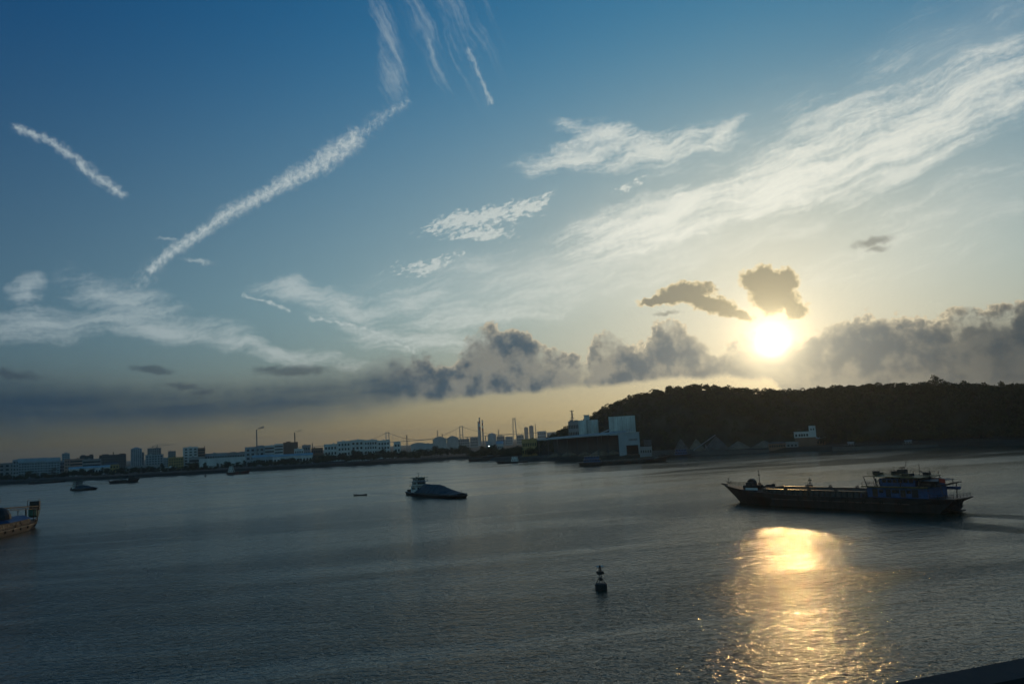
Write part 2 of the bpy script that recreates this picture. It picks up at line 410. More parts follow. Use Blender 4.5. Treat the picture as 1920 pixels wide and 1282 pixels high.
# ------------------------------------------------------------------ water
def wakes(v):
    """churned water astern of the moving vessels"""
    out_ = None
    for (xa, ya), (xb, yb), wd in (((1795, 964), (2010, 975), 5.0), ((1700, 975), (1960, 1000), 7.0), ((762, 927), (690, 923), 6.0), ((664, 929), (630, 929), 1.2), ((117, 919), (60, 922), 6.0)):
        a = on_plane(xa, ya); b = on_plane(xb, yb); c = (a+b)/2; d = b-a
        m_ = mapping(v, (c.x, c.y, 0), atan2(d.y, d.x), (d.length*0.62, wd, 1))
        q = step(vmath('LENGTH', m_), 1.0, 0.35)
        out_ = q if out_ is None else out_.max(q)
    return out_
def water_material():
    m = bpy.data.materials.new('river_water'); m.use_nodes = True
    nt = m.node_tree; b = nt.nodes['Principled BSDF']
    old = S.nt; S.nt = nt
    g = nt.nodes.new('ShaderNodeNewGeometry'); v = S(g.outputs['Position'])
    def nz(v, sc, det, rg=0.55, dist=0.0):
        n = nt.nodes.new('ShaderNodeTexNoise'); S.put(n.inputs['Vector'], v); n.inputs['Scale'].default_value = sc
        n.inputs['Detail'].default_value = det; n.inputs['Roughness'].default_value = rg; n.inputs['Distortion'].default_value = dist
        return S(n.outputs[0])
    patch = nz(mapping(v, (0, 0, 0), radians(12), (170, 45, 1)), 1.0, 5, 0.6, 0.6)       # wind lanes and eddies
    calm = step(patch, 0.40, 0.62)
    w1 = nz(mapping(v, (0, 0, 0), radians(8), (1.75, 1.30, 1)), 1.0, 3, 0.58, 0.3)          # wavelets
    w2 = nz(mapping(v, (3, 9, 0), radians(-20), (0.85, 0.55, 1)), 1.0, 3, 0.6, 0.2)        # ripples
    w3 = nz(mapping(v, (30, 19, 0), radians(15), (14, 6, 1)), 1.0, 2, 0.5, 0.4)            # low swell
    sx = nt.nodes.new('ShaderNodeSeparateXYZ'); S.put(sx.inputs[0], v)
    lee = step(S(sx.outputs[1]), 230.0, 520.0)                                              # sheltered towards the far banks
    wk = wakes(v)
    amp = (1.0 - lee*0.80)*(1.0 + wk*2.2)
    h = (w1*(0.24+calm*0.34) + w2*(0.10+calm*0.10))*amp + w3*0.25*(1.0-lee*0.5)
    bn = nt.nodes.new('ShaderNodeBump'); bn.inputs['Strength'].default_value = 1.0; bn.inputs['Distance'].default_value = 1.0
    S.put(bn.inputs['Height'], h)
    nt.links.new(bn.outputs[0], b.inputs['Normal'])
    b.inputs['Base Color'].default_value = (0.026, 0.038, 0.022, 1)
    b.inputs['IOR'].default_value = 1.333
    b.inputs['Specular Tint'].default_value = (1.0, 1.0, 0.90, 1)
    rg = 0.065 + calm*0.04 + lee*(0.09 + calm*0.07)
    S.put(b.inputs['Roughness'], rg)
    S.nt = old
    return m
mb = MB()
nx, ny = 60, 40
for j in range(ny+1):
    for i in range(nx+1):
        mb.v.append((-3600+i*7200/nx, -400+j*4200/ny, 0))
for j in range(ny):
    for i in range(nx):
        a = j*(nx+1)+i; mb.f.append((a, a+1, a+nx+2, a+nx+1))
river = mb.build('river', water_material()); tag(river, kind='structure')

# ------------------------------------------------------------------ banks
soil = mat('bank_soil', (0.022, 0.024, 0.016), 0.95, var=0.4, scale=0.08, bump=0.4)
grassy = mat('rough_grass', (0.030, 0.036, 0.018), 0.95, var=0.5, scale=0.05)
def water_pt(px, py): return on_plane(px, py, 0.0)
left_px = [(-260, 922), (-120, 914), (0, 908.5), (100, 903), (200, 898.5), (330, 891.5), (470, 883), (600, 876), (700, 871), (785, 866.5), (870, 860), (905, 857.5)]
LEFT = [water_pt(*p) for p in left_px]
LEFT = [Vector((LEFT[0].x-1500, LEFT[0].y-350, 0))] + LEFT + [Vector((LEFT[-1].x+250, LEFT[-1].y+500, 0)), Vector((LEFT[-1].x+900, LEFT[-1].y+1200, 0))]
right_px = [(880, 861.5), (935, 864.5), (990, 865), (1040, 864.5), (1090, 863), (1180, 860), (1300, 853.5), (1380, 849.5), (1477, 847), (1556, 845), (1650, 841), (1738, 837.5), (1830, 836), (1920, 834.5), (2100, 832)]
RIGHT = [water_pt(*p) for p in right_px]
RIGHT = [Vector((RIGHT[0].x+25, RIGHT[0].y+260, 0)), Vector((RIGHT[0].x-8, RIGHT[0].y+60, 0))] + RIGHT + [Vector((RIGHT[-1].x+900, RIGHT[-1].y-250, 0))]
def bank(name, line, inland, z_top, m):
    """sloping shore strip then flat ground reaching back"""
    n = len(line); mb = MB()
    for off, z in ((0, -0.6), (3.5, 0.9), (9, z_top), (40, z_top+0.4), (inland, z_top+0.8)):
        for k, p in enumerate(line):
            a = line[max(0, k-1)]; b = line[min(n-1, k+1)]; t = (b-a).normalized(); q = Vector((-t.y, t.x, 0))
            r = p + q*off if off < 50 else p + Vector((0.0, 1.0, 0))*off
            mb.v.append((r.x, r.y, z))
    for j in range(4):
        for i in range(n-1): mb.f.append((j*n+i, j*n+i+1, (j+1)*n+i+1, (j+1)*n+i))
    return tag(mb.build(name, m), kind='structure')
bank('left_bank', LEFT, 900, 4.0, soil)
bank('right_bank', RIGHT, 400, 3.6, soil)
mb = MB(); mb.add([(-11800, 1900, 2.6), (11800, 1900, 2.6), (11800, 11800, 2.6), (-11800, 11800, 2.6)], [(0, 1, 2, 3)])
tag(mb.build('plain', grassy), kind='structure')

# ------------------------------------------------------------------ wooded hill on the right bank
crest_px = [(860, 851, 1035), (940, 846, 1035), (1000, 832, 1030), (1040, 812, 1040), (1070, 797, 1045), (1100, 784, 1040), (1135, 762, 1030), (1180, 742, 1010), (1230, 730, 970), (1300, 721, 945), (1350, 724, 921), (1400, 728, 921), (1450, 731, 921), (1500, 733, 917), (1560, 726, 904), (1620, 722, 888), (1690, 724, 867), (1750, 719, 846), (1800, 721, 830), (1850, 725, 813), (1885, 729, 800), (1925, 722, 780), (2000, 716, 747), (2120, 712, 705), (2300, 716, 664)]
CREST = []
for px, py, r in crest_px:
    p = at_range(px, py+9, r); CREST.append(p)
def crest_at(px):
    for (a, pa), (b, pb) in zip(zip([c[0] for c in crest_px], CREST), zip([c[0] for c in crest_px][1:], CREST[1:])):
        if a <= px <= b: return pa.lerp(pb, (px-a)/(b-a))
    return CREST[-1]
hill_px = [880+k*20 for k in range(70)]
ROWS = [(-1.0, 0.0), (-0.86, 0.06), (-0.7, 0.28), (-0.52, 0.52), (-0.35, 0.74), (-0.18, 0.92), (0.0, 1.0), (0.2, 0.93), (0.5, 0.62), (0.8, 0.25), (1.1, 0.0)]
def shore_range(px):
    pts = [(a, sqrt(p.x**2+p.y**2)) for (a, b), p in zip(right_px, RIGHT[2:-1])]
    if px <= pts[0][0]: return pts[0][1]
    for (a, ra), (b, rb) in zip(pts, pts[1:]):
        if a <= px <= b: return ra+(rb-ra)*(px-a)/(b-a)
    return pts[-1][1]
hill_grid = []
for px in hill_px:
    c = crest_at(min(px, 2290)); rc = sqrt(c.x**2+c.y**2); ux, uy = c.x/rc, c.y/rc
    foot = rc - shore_range(min(px, 2090)) - 52 - 55*max(0.0, min(1.0, (1290-px)/90))
    col_ = []
    for t, hgt_ in ROWS:
        d = rc + (t*foot if t < 0 else t*420)
        zz = 3.2 + max(0, c.z-3.2)*hgt_ + (rnd.uniform(-1.5, 1.5) if -1 < t < 1.1 and t != 0 else 0)
        col_.append(Vector((ux*d, uy*d, zz if t > -1 else 2.0)))
    hill_grid.append(col_)
mb = MB(); nr = len(ROWS)
for c in hill_grid: mb.v += [tuple(p) for p in c]
for i in range(len(hill_grid)-1):
    for j in range(nr-1): mb.f.append((i*nr+j, (i+1)*nr+j, (i+1)*nr+j+1, i*nr+j+1))
forest_floor = mat('forest_floor', (0.030, 0.032, 0.018), 0.95, var=0.5, scale=0.06)
tag(mb.build('hill', forest_floor, smooth=True), kind='structure')
def hill_point(u, v):
    """u along the hill 0..1, v down the slope in rows"""
    i = min(len(hill_grid)-2, int(u*(len(hill_grid)-1))); fu = u*(len(hill_grid)-1)-i
    j = min(nr-2, int(v)); fv = v-j
    return hill_grid[i][j].lerp(hill_grid[i+1][j], fu).lerp(hill_grid[i][j+1].lerp(hill_grid[i+1][j+1], fu), fv)

# ------------------------------------------------------------------ trees
def leaf_mat(name, col):
    m = mat(name, col, 0.8, var=0.55, scale=0.35, spec=0.2)
    return m
LEAF = [leaf_mat('leaf_dark', (0.034, 0.050, 0.020)), leaf_mat('leaf_olive', (0.050, 0.060, 0.022)), leaf_mat('leaf_deep', (0.026, 0.042, 0.020))]
BARK = mat('bark', (0.055, 0.042, 0.030), 0.9, var=0.3, scale=3)
def crown_mesh(seed, w, h, n, leaf, lobes=7, cone=False):
    """leaf clumps spread over a handful of overlapping boughs; unit: metres, base at z = 0"""
    r = random.Random(seed); mb = MB(); L = []
    for k in range(lobes):
        a = r.uniform(0, 2*pi); q = r.uniform(0.15, 0.62)*w/2
        z = r.uniform(0.38, 0.86)*h
        if cone: q *= max(0.1, 1.1-z/h)
        L.append((q*cos(a), q*sin(a), z, r.uniform(0.20, 0.36)*w*(0.55 if cone else 1.0), r.uniform(0.10, 0.20)*h))
    for k in range(n):
        cx, cy, cz, rr, rz = r.choice(L)
        a = r.uniform(0, 2*pi); e = r.uniform(-1, 1); q = r.uniform(0.55, 1.05); c = sqrt(1-e*e)
        p = Vector((cx+rr*q*c*cos(a), cy+rr*q*c*sin(a), cz+rz*q*e))
        s_ = leaf*r.uniform(0.6, 1.4)
        u = Vector((r.gauss(0, 1), r.gauss(0, 1), r.gauss(0, 0.6))).normalized()*s_
        t = u.cross(Vector((r.gauss(0, 1), r.gauss(0, 1), r.gauss(0, 1)))).normalized()*s_*0.7
        o = len(mb.v); mb.v += [tuple(p-u), tuple(p+t*0.9), tuple(p+u), tuple(p-t*0.9)]; mb.f.append((o, o+1, o+2, o+3))
    return mb
def trunk_mesh(seed, h, rad):
    r = random.Random(seed); mb = MB(); n = 6; rings = []
    for z, k in ((-0.6, 1.25), (0.1*h, 0.95), (0.4*h, 0.72), (0.75*h, 0.35)):
        ox, oy = r.uniform(-0.03, 0.03)*h, r.uniform(-0.03, 0.03)*h
        rings.append([(ox+rad*k*cos(2*pi*i/n), oy+rad*k*sin(2*pi*i/n), z) for i in range(n)])
    mb.loft(rings)
    for k in range(4):
        a = k*1.6+r.uniform(-0.4, 0.4); z = r.uniform(0.3, 0.5)*h
        mb.bar((0, 0, z), (cos(a)*0.28*h, sin(a)*0.28*h, z+0.25*h), rad*0.28, n=5)
    return mb
TREE_KINDS = []
for k, (w, h, n, lf, lobes, cone) in enumerate([(9, 11, 900, 0.42, 8, False), (11, 10, 1000, 0.45, 9, False), (7, 13, 800, 0.40, 8, False), (12, 13, 1100, 0.48, 10, False), (11, 14, 1000, 0.45, 14, True)]):
    t = trunk_mesh(k+3, h, 0.24); c = crown_mesh(k+20, w, h, n, lf, lobes, cone)
    mt = bpy.data.meshes.new('trunk'); mt.from_pydata(t.v, [], t.f); mt.materials.append(BARK)
    mc = bpy.data.meshes.new('crown'); mc.from_pydata(c.v, [], c.f); mc.materials.append(LEAF[k % 3])
    TREE_KINDS.append((mt, mc, w, h))
def tree(p, kind, s_, rz, label, group=None, name='broadleaf_tree'):
    e = empty(name, p, rz, label, 'tree', group); e.scale = (s_, s_, s_*rnd.uniform(0.9, 1.1))
    for me in TREE_KINDS[kind][:2]:
        o = bpy.data.objects.new(me.name.split('.')[0], me); COL.objects.link(o); o.parent = e
    return e

# the wood that clothes the slope: one mass of crowns
mb = MB(); r = random.Random(5); ntree = 1700
for k in range(ntree):
    u = r.random(); v = 1.05 + 5.5*(r.random()**0.75)
    p = hill_point(u, v); w = r.uniform(5.5, 9.5); h = r.uniform(5.5, 9)
    for q in range(110):
        a = r.uniform(0, 2*pi); e = r.uniform(-0.5, 1); c = sqrt(max(0, 1-e*e)); f = r.uniform(0.75, 1.08)
        cpt = Vector((p.x+w*0.5*f*c*cos(a), p.y+w*0.5*f*c*sin(a), p.z+h*0.55+h*0.42*f*e))
        s_ = r.uniform(0.45, 0.95)
        uu = Vector((r.gauss(0, 1), r.gauss(0, 1), r.gauss(0, 0.5))).normalized()*s_
        tt = uu.cross(Vector((r.gauss(0, 1), r.gauss(0, 1), r.gauss(0, 1)))).normalized()*s_*0.75
        o = len(mb.v); mb.v += [tuple(cpt-uu), tuple(cpt+tt), tuple(cpt+uu), tuple(cpt-tt)]; mb.f.append((o, o+1, o+2, o+3))
for k in range(420):                                                # close the canopy along the crest
    p = hill_point(r.uniform(0.12, 0.98), r.uniform(5.6, 6.5)); w = r.uniform(6, 9); h = r.uniform(4.5, 7)
    for q in range(90):
        a = r.uniform(0, 2*pi); e = r.uniform(-0.6, 1); c = sqrt(max(0, 1-e*e)); f = r.uniform(0.6, 1.05)
        cpt = Vector((p.x+w*0.5*f*c*cos(a), p.y+w*0.5*f*c*sin(a), p.z+h*0.35+h*0.45*f*e))
        s_ = r.uniform(0.45, 0.95)
        uu = Vector((r.gauss(0, 1), r.gauss(0, 1), r.gauss(0, 0.5))).normalized()*s_
        tt = uu.cross(Vector((r.gauss(0, 1), r.gauss(0, 1), r.gauss(0, 1)))).normalized()*s_*0.75
        o = len(mb.v); mb.v += [tuple(cpt-uu), tuple(cpt+tt), tuple(cpt+uu), tuple(cpt-tt)]; mb.f.append((o, o+1, o+2, o+3))
me = bpy.data.meshes.new('hillside_wood'); me.from_pydata(mb.v, [], mb.f); me.materials.append(LEAF[0])
o = bpy.data.objects.new('hillside_wood', me); COL.objects.link(o)
tag(o, 'dense dark evergreen wood covering the whole hillside on the right bank', 'wood', kind='stuff')
# single trees that break the skyline along the crest
crest_list = []
px = 1100
while px < 1935:
    crest_list.append(px); px += rnd.uniform(11, 18)
specials = {1755: (2, 1.35, 'tall upright tree highest on the skyline of the right-hand part of the hill'),
            1880: (4, 1.15, 'pointed conifer-like tree standing up on the skyline near the right edge'),
            1300: (0, 1.25, 'bushy tree on the very top of the hill, left of the sun')}
for px in crest_list:
    if any(abs(px-s_) < 9 for s_ in specials): continue
    c = crest_at(px); q = Vector((c.x, c.y, 0)).normalized()*rnd.uniform(-14, 4)
    tree((c.x+q.x, c.y+q.y, c.z-5.2+rnd.uniform(-1.6, 0.6)), rnd.choice([0, 0, 1, 1, 3, 2]), rnd.uniform(0.70, 1.08), rnd.uniform(0, 6), 'dark evergreen tree, one of the row along the hill skyline', 'trees along the hill skyline')
for px, (k, s_, lab) in specials.items():
    c = crest_at(px); tree((c.x, c.y, c.z-4.5), k, s_*0.95, 1.0, lab)

# ------------------------------------------------------------------ vessels
P_HULL = mat('hull_black_rust', (0.024, 0.022, 0.022), 0.55, var=0.4, scale=0.6, rust=(0.034, 0.016, 0.013), rust_amt=0.7, streak=5)
P_RED = mat('hull_red_lead', (0.125, 0.034, 0.022), 0.6, var=0.4, scale=0.5, rust=(0.05, 0.03, 0.025), rust_amt=0.7, streak=4)
P_BLUE = mat('cabin_blue', (0.028, 0.075, 0.19), 0.5, var=0.25, scale=0.8, rust=(0.10, 0.05, 0.03), rust_amt=0.15)
P_WHITE = mat('cabin_white', (0.62, 0.64, 0.64), 0.5, var=0.15, scale=0.5, rust=(0.26, 0.18, 0.12), rust_amt=0.15, streak=3)
P_GREY = mat('deck_grey', (0.065, 0.070, 0.072), 0.45, var=0.35, scale=0.8, rust=(0.12, 0.06, 0.035), rust_amt=0.5)
P_STEEL = mat('worn_steel', (0.085, 0.078, 0.07), 0.35, metal=0.3, var=0.4, scale=1.2, rust=(0.11, 0.05, 0.03), rust_amt=0.7)
P_DARK = mat('tarred_black', (0.022, 0.022, 0.024), 0.6, var=0.3, scale=1.5)
P_YELL = mat('roof_edge_yellow', (0.17, 0.12, 0.035), 0.6, var=0.3, scale=0.8)
P_GLASS = mat('dark_glass', (0.012, 0.016, 0.018), 0.12, var=0.2, scale=2)
P_TARP = mat('tarpaulin_blue', (0.030, 0.058, 0.075), 0.65, var=0.3, scale=0.5, bump=0.5)
P_GREEN = mat('paint_green', (0.05, 0.14, 0.10), 0.6, var=0.3, scale=0.8)
P_WOOD = mat('weathered_wood', (0.07, 0.052, 0.036), 0.8, var=0.4, scale=1.5)
P_FLAG = mat('flag_red', (0.42, 0.045, 0.03), 0.7, var=0.2, scale=4)
P_RUBB = mat('rubber', (0.02, 0.02, 0.02), 0.8, var=0.2, scale=3)

def hull_rings(L, B, zd, zb, zs, rake, over, blunt=0.0, n=18, draft=1.4):
    """stations stern to bow; zd deck height amidships, zb/zs at bow and stern"""
    rings = []
    for k in range(n+1):
        t = k/n
        w = 1.0
        if t < 0.14: w = 0.80+0.20*sin(t/0.14*pi/2)
        if t > 0.74:
            q = (t-0.74)/0.26; w = (1-q**2.1)*(1-blunt)+blunt*(1-0.25*q*q)
        w = max(w, 0.02)
        z = zd + (zb-zd)*max(0, (t-0.55)/0.45)**2 + (zs-zd)*max(0, (0.25-t)/0.25)**2
        rk = rake*max(0, (t-0.70)/0.30)**1.6; so = -over*max(0, (0.16-t)/0.16)
        b = B/2*w; ring = []
        for sx in (1, -1):
            pts = [(b*1.0, z, 1.0), (b*0.985, z*0.62, 0.5), (b*(0.95 if t < 0.74 else 0.80), 0.15, 0.0), (b*0.78*(1 if t < 0.74 else 0.8), -draft, -0.25)]
            if sx < 0: pts = pts[::-1]
            for y, zz, f in pts: ring.append((t*L + (rk*max(f, -0.2)) + so*max(0.0, f)**2, sx*y, zz))
        rings.append(ring)
    return rings
def rail(parent, pts, h=1.0, every=2.0, r=0.04, m=None, name='railing'):
    mb = MB()
    for a, b in zip(pts, pts[1:]):
        a, b = Vector(a), Vector(b); n = max(1, int((b-a).length/every))
        for k in range(n+1):
            p = a.lerp(b, k/n); mb.bar(p, p+Vector((0, 0, h)), r)
        for f in (0.5, 1.0): mb.bar(a+Vector((0, 0, h*f)), b+Vector((0, 0, h*f)), r*0.8)
    return mb.build(name, m or P_STEEL, parent)
def windows(parent, xs, y, z, w, h, face='y', m=None, t=0.05):
    """shared panes on one wall; face y: wall looks along +-y, face x: along +-x"""
    mb = MB(); mb.box(-w/2, w/2, -t, t, 0, h) if face == 'y' else mb.box(-t, t, -w/2, w/2, 0, h)
    first = None
    for q in xs:
        p = (q, y, z) if face == 'y' else (y, q, z)
        if first is None: first = mb.build('window', m or P_GLASS, parent); first.location = p
        else: share(first, 'window', parent, p)
def anchor(parent, p, s=1.0):
    mb = MB(); x, y, z = p
    mb.bar((x, y, z), (x, y, z-2.0*s), 0.10*s)
    for sg in (-1, 1):
        mb.tube([(x, y, z-2.0*s), (x+sg*0.7*s, y, z-1.75*s), (x+sg*1.05*s, y, z-1.2*s)], 0.12*s)
        mb.bar((x+sg*0.8*s, y, z-1.5*s), (x+sg*1.25*s, y, z-1.05*s), 0.16*s, 0.05*s)
    mb.bar((x-0.5*s, y, z-0.2*s), (x+0.5*s, y, z-0.2*s), 0.07*s)
    return mb.build('anchor', P_DARK, parent)
def place(px_stern, py_stern, px_bow, py_bow):
    a = on_plane(px_stern, py_stern); b = on_plane(px_bow, py_bow)
    d = b-a
    return a, d.length, atan2(d.y, d.x)

# ---- the big empty cargo vessel in front of the sun
a, LW, rz = place(1788, 961.5, 1389, 942.5)
BM = 13.5
u = Vector((cos(rz), sin(rz), 0)); nrm = Vector((-u.y, u.x, 0))
if nrm.y < 0: nrm = -nrm
a = a + nrm*(BM/2)*0.75 - Vector((3.6, 0, 0))
ship = empty('cargo_ship', (a.x, a.y, 0), rz, 'large rusty cargo vessel with blue deckhouse sailing left below the sun', 'ship')
L = LW
FAR = 1 if (Vector((-sin(rz), cos(rz), 0)).y > 0) else -1         # local y of the far side
mb = MB(); mb.loft(hull_rings(L, BM, 3.7, 5.9, 4.0, 7.0, 4.5, n=26, draft=1.6)); hull = mb.build('hull', P_HULL, ship)
mb = MB()
for sy in (-1, 1): mb.bar((L*0.10, sy*(BM/2+0.03), 2.35), (L*0.74, sy*(BM/2+0.03), 2.35), 0.10, 0.16)
mb.build('rubbing_strake', P_STEEL, hull)
# hatch coaming round the empty hold
x0, x1, yb = L*0.29, L*0.80, BM/2-1.25
mb = MB(); t = 0.22; zc0, zc1 = 3.55, 5.35
mb.box(x0, x1, yb-t, yb, zc0, zc1).box(x0, x1, -yb, -yb+t, zc0, zc1).box(x0, x0+t, -yb+t+0.003, yb-t-0.003, zc0, zc1-0.02)
mb.box(x1-t, x1, -yb+t+0.003, yb-t-0.003, zc0, zc1+0.35)
com = mb.build('hatch_coaming', P_GREY, ship)
mb = MB()
for sy in (-1, 1): mb.box(x0-0.1, x1+0.1, sy*yb-0.28, sy*yb+0.28, zc1, zc1+0.16)
mb.build('coaming_rail', P_STEEL, com)
mb = MB(); mb.box(-0.08, 0.08, -0.32, 0.32, 0, 1.6); br = None
for k in range(18):
    for sy in (-1, 1):
        p = (x0+2+(x1-x0-4)*k/17, sy*(yb+0.32), 3.6)
        if br is None: br = mb.build('coaming_bracket', P_GREY, com); br.location = p
        else: share(br, 'coaming_bracket', com, p)
mb = MB(); mb.box(x0+0.4, x1-0.4, -yb+0.4, yb-0.4, 3.55, 3.85); mb.build('hold_floor', P_DARK, ship)
for k, xx in enumerate((0.42, 0.55, 0.67)):
    for sy in (-1, 1):
        mb = MB(); mb.bar((L*xx-0.4, sy*yb, 5.5), (L*xx+0.9, sy*yb, 5.5), 0.14).bar((L*xx, sy*yb, 5.5), (L*xx, sy*yb, 6.3), 0.12).bar((L*xx+0.6, sy*yb, 5.5), (L*xx+0.6, sy*yb, 6.1), 0.12)
        mb.build('bollard', P_DARK, ship)
# forecastle
mb = MB(); mb.box(L*0.885, L*0.945, -2.6, 2.6, 4.6, 6.2).lathe([(1.5, 0), (1.5, 2.2)], 10, (L*0.915, 1.4, 5.0))
wl = mb.build('windlass', P_DARK, ship)
mb = MB(); mb.add([(L*0.915+1.7*cos(t_), -0.2, 6.6+1.7*sin(t_)) for t_ in [k*pi/6 for k in range(12)]]+[(L*0.915+1.7*cos(t_), 1.0, 6.6+1.7*sin(t_)) for t_ in [k*pi/6 for k in range(12)]],
        [tuple(range(12)), tuple(range(23, 11, -1))]+[(k, (k+1) % 12, 12+(k+1) % 12, 12+k) for k in range(12)])
mb.build('winch_drum', P_DARK, wl)
mb = MB(); rr = random.Random(3)
for k in range(26):
    cx, cy = rr.uniform(L*0.815, L*0.87), rr.uniform(-3.4, 3.4); s_ = rr.uniform(0.35, 0.75)
    mb.lathe([(s_*0.5, 0), (s_, s_*0.4), (s_*0.9, s_*0.9), (s_*0.3, s_*1.2)], 7, (cx, cy, 5.0+rr.uniform(0, 0.7)))
mb.build('rope_and_fender_heap', P_RUBB, ship)
mb = MB(); mb.bar((L*0.875, 0, 5.0), (L*0.875, 0, 11.2), 0.07).lathe([(0.1, 0), (0.28, 0.2), (0.28, 0.5), (0.1, 0.7)], 8, (L*0.875, 0, 9.3)).lathe([(0.5, 0), (0.5, 0.5)], 8, (L*0.875, 0, 6.4))
mb.build('fore_mast', P_DARK, ship)
rail(ship, [(L*0.95, 3.0*FAR, 5.7), (L+4.5, 0.9*FAR, 6.0)], 1.0, 1.6, 0.06)
rail(ship, [(L*0.95, -3.0*FAR, 5.7), (L+4.5, -0.9*FAR, 6.0)], 1.0, 1.6, 0.05)
anchor(ship, (L+4.2, 0.3, 8.4), 0.9).rotation_euler = (0, 0, 0)
mb = MB(); mb.bar((L+5.6, -0.5, 5.9), (L+7.8, 0, 6.3), 0.35, 0.25); mb.build('bow_roller', P_DARK, ship)
mb = MB(); mb.box(L*0.83, L*0.90, -5.2*FAR-0.03, -5.2*FAR+0.03, 4.9, 5.6); mb.build('bow_name_board', P_WHITE, ship)
# deckhouse aft: two storeys, overhanging roofs
w2 = BM/2-1.6
mb = MB(); mb.box(3.0, L*0.285, -w2, w2, 3.9, 6.9); dh = mb.build('deckhouse', P_BLUE, ship)
ny_ = -FAR*w2
for k, (xa, xb, hh) in enumerate(((0.075, 0.10, 2.2), (0.125, 0.145, 2.0), (0.185, 0.205, 2.2), (0.24, 0.262, 2.2))):
    mb = MB(); mb.box(L*xa, L*xb, ny_-0.06, ny_+0.06, 4.1, 4.1+hh); mb.build('door', P_DARK if k % 2 == 0 else P_WOOD, dh)
windows(dh, [L*0.112, L*0.158, L*0.172, L*0.224], ny_-FAR*0.05, 5.2, 1.2, 0.95)
mb = MB(); mb.box(2.2, L*0.30, -w2-0.9, w2+0.9, 6.9, 7.08); rf = mb.build('boat_deck', P_GREY, ship)
mb = MB(); mb.box(2.1, L*0.301, -FAR*(w2+0.93)-0.06, -FAR*(w2+0.93)+0.06, 6.84, 7.16); mb.build('deck_edge', P_YELL, rf)
mb = MB(); mb.box(L*0.09, L*0.235, -w2+0.9, w2-0.9, 7.08, 9.3); wh = mb.build('wheelhouse', P_BLUE, ship)
windows(wh, [L*(0.105+0.022*k) for k in range(6)], -FAR*(w2-0.9)-FAR*0.05, 8.1, 1.2, 0.85)
windows(wh, [-3.0, -1.0, 1.0, 3.0], L*0.235+0.05, 8.1, 1.4, 0.9, 'x')
mb = MB(); mb.slab([(L*0.06, -w2-0.6, 9.5), (L*0.285, -w2-0.6, 9.9), (L*0.285, w2+0.6, 9.9), (L*0.06, w2+0.6, 9.5)], [(L*0.06, -w2-0.6, 9.66), (L*0.285, -w2-0.6, 10.06), (L*0.285, w2+0.6, 10.06), (L*0.06, w2+0.6, 9.66)])
ca = mb.build('canopy_roof', P_YELL, ship)
for xx in (0.065, 0.14, 0.235, 0.28):
    for sy in (-1, 1):
        mb = MB(); mb.bar((L*xx, sy*(w2+0.3), 7.08), (L*xx+(1.0 if xx > 0.2 else 0), sy*(w2+0.3), 9.6+0.4*(xx-0.06)/0.22), 0.09); mb.build('canopy_post', P_DARK, ca)
mb = MB(); mb.slab([(0.5, -w2-0.2, 8.55), (L*0.125, -w2-0.2, 9.1), (L*0.125, w2-0.5, 9.1), (0.5, w2-0.5, 8.55)], [(0.5, -w2-0.2, 8.63), (L*0.125, -w2-0.2, 9.18), (L*0.125, w2-0.5, 9.18), (0.5, w2-0.5, 8.63)])
aw = mb.build('aft_awning', P_TARP, ship)
for xx in (0.8, L*0.07):
    for sy in (-1, 1):
        mb = MB(); mb.bar((xx, sy*(w2-0.6), 7.0), (xx, sy*(w2-0.6), 8.7), 0.07); mb.build('awning_post', P_STEEL, aw)
mb = MB(); mb.box(2.5, L*0.085, -w2+1.4, w2-1.4, 7.08, 8.3); mb.build('galley_house', P_DARK, ship)
mb = MB(); mb.box(1.4, 3.4, -1.6, 0.8, 7.08, 8.4); mb.build('water_tank', P_BLUE, ship)
rail(ship, [(L*0.10, -FAR*(w2+0.5), 10.0), (L*0.27, -FAR*(w2+0.5), 10.3)], 0.7, 2.2, 0.05, P_YELL)
rail(ship, [(L*0.07, FAR*(w2+0.5), 9.95), (L*0.27, FAR*(w2+0.5), 10.3)], 0.7, 2.2, 0.05)
mb = MB(); mb.box(L*0.155, L*0.185, -0.9, 0.9, 10.4, 11.6).bar((L*0.17, 0, 9.8), (L*0.17, 0, 12.2), 0.08); mst = mb.build('radar_mast', P_DARK, ship)
mb = MB(); mb.bar((L*0.17, -1.3, 12.1), (L*0.17, 1.3, 12.1), 0.14, 0.12).bar((L*0.162, 0, 11.4), (L*0.150, 0, 13.9), 0.05); mb.build('radar_scanner', P_DARK, mst)
mb = MB(); mb.box(L*0.262, L*0.28, -1.2, 1.2, 10.1, 10.7); mb.build('searchlight', P_DARK, ship)
rail(ship, [(L*0.245, -FAR*(w2+0.7), 7.1), (L*0.298, -FAR*(w2+0.7), 7.1), (L*0.298, FAR*(w2+0.7), 7.1)], 1.1, 1.8, 0.05)
mb = MB(); mb.bar((L*0.275, 1.5, 7.1), (L*0.275, 1.5, 9.0), 0.16).bar((L*0.285, -1.5, 7.1), (L*0.285, -1.5, 8.6), 0.2); mb.build('ventilator', P_DARK, ship)
for k, (xx, yy, z0_, hh) in enumerate(((0.20, 0.8, 10.0, 2.6), (0.115, -1.5, 9.8, 3.4), (0.255, 1.8, 10.2, 1.6), (0.05, 2.0, 8.6, 3.2), (0.22, -2.4, 10.0, 1.2))):
    mb = MB(); mb.bar((L*xx, yy, z0_), (L*xx-0.3, yy, z0_+hh), 0.05); mb.build('aerial', P_DARK, ship)
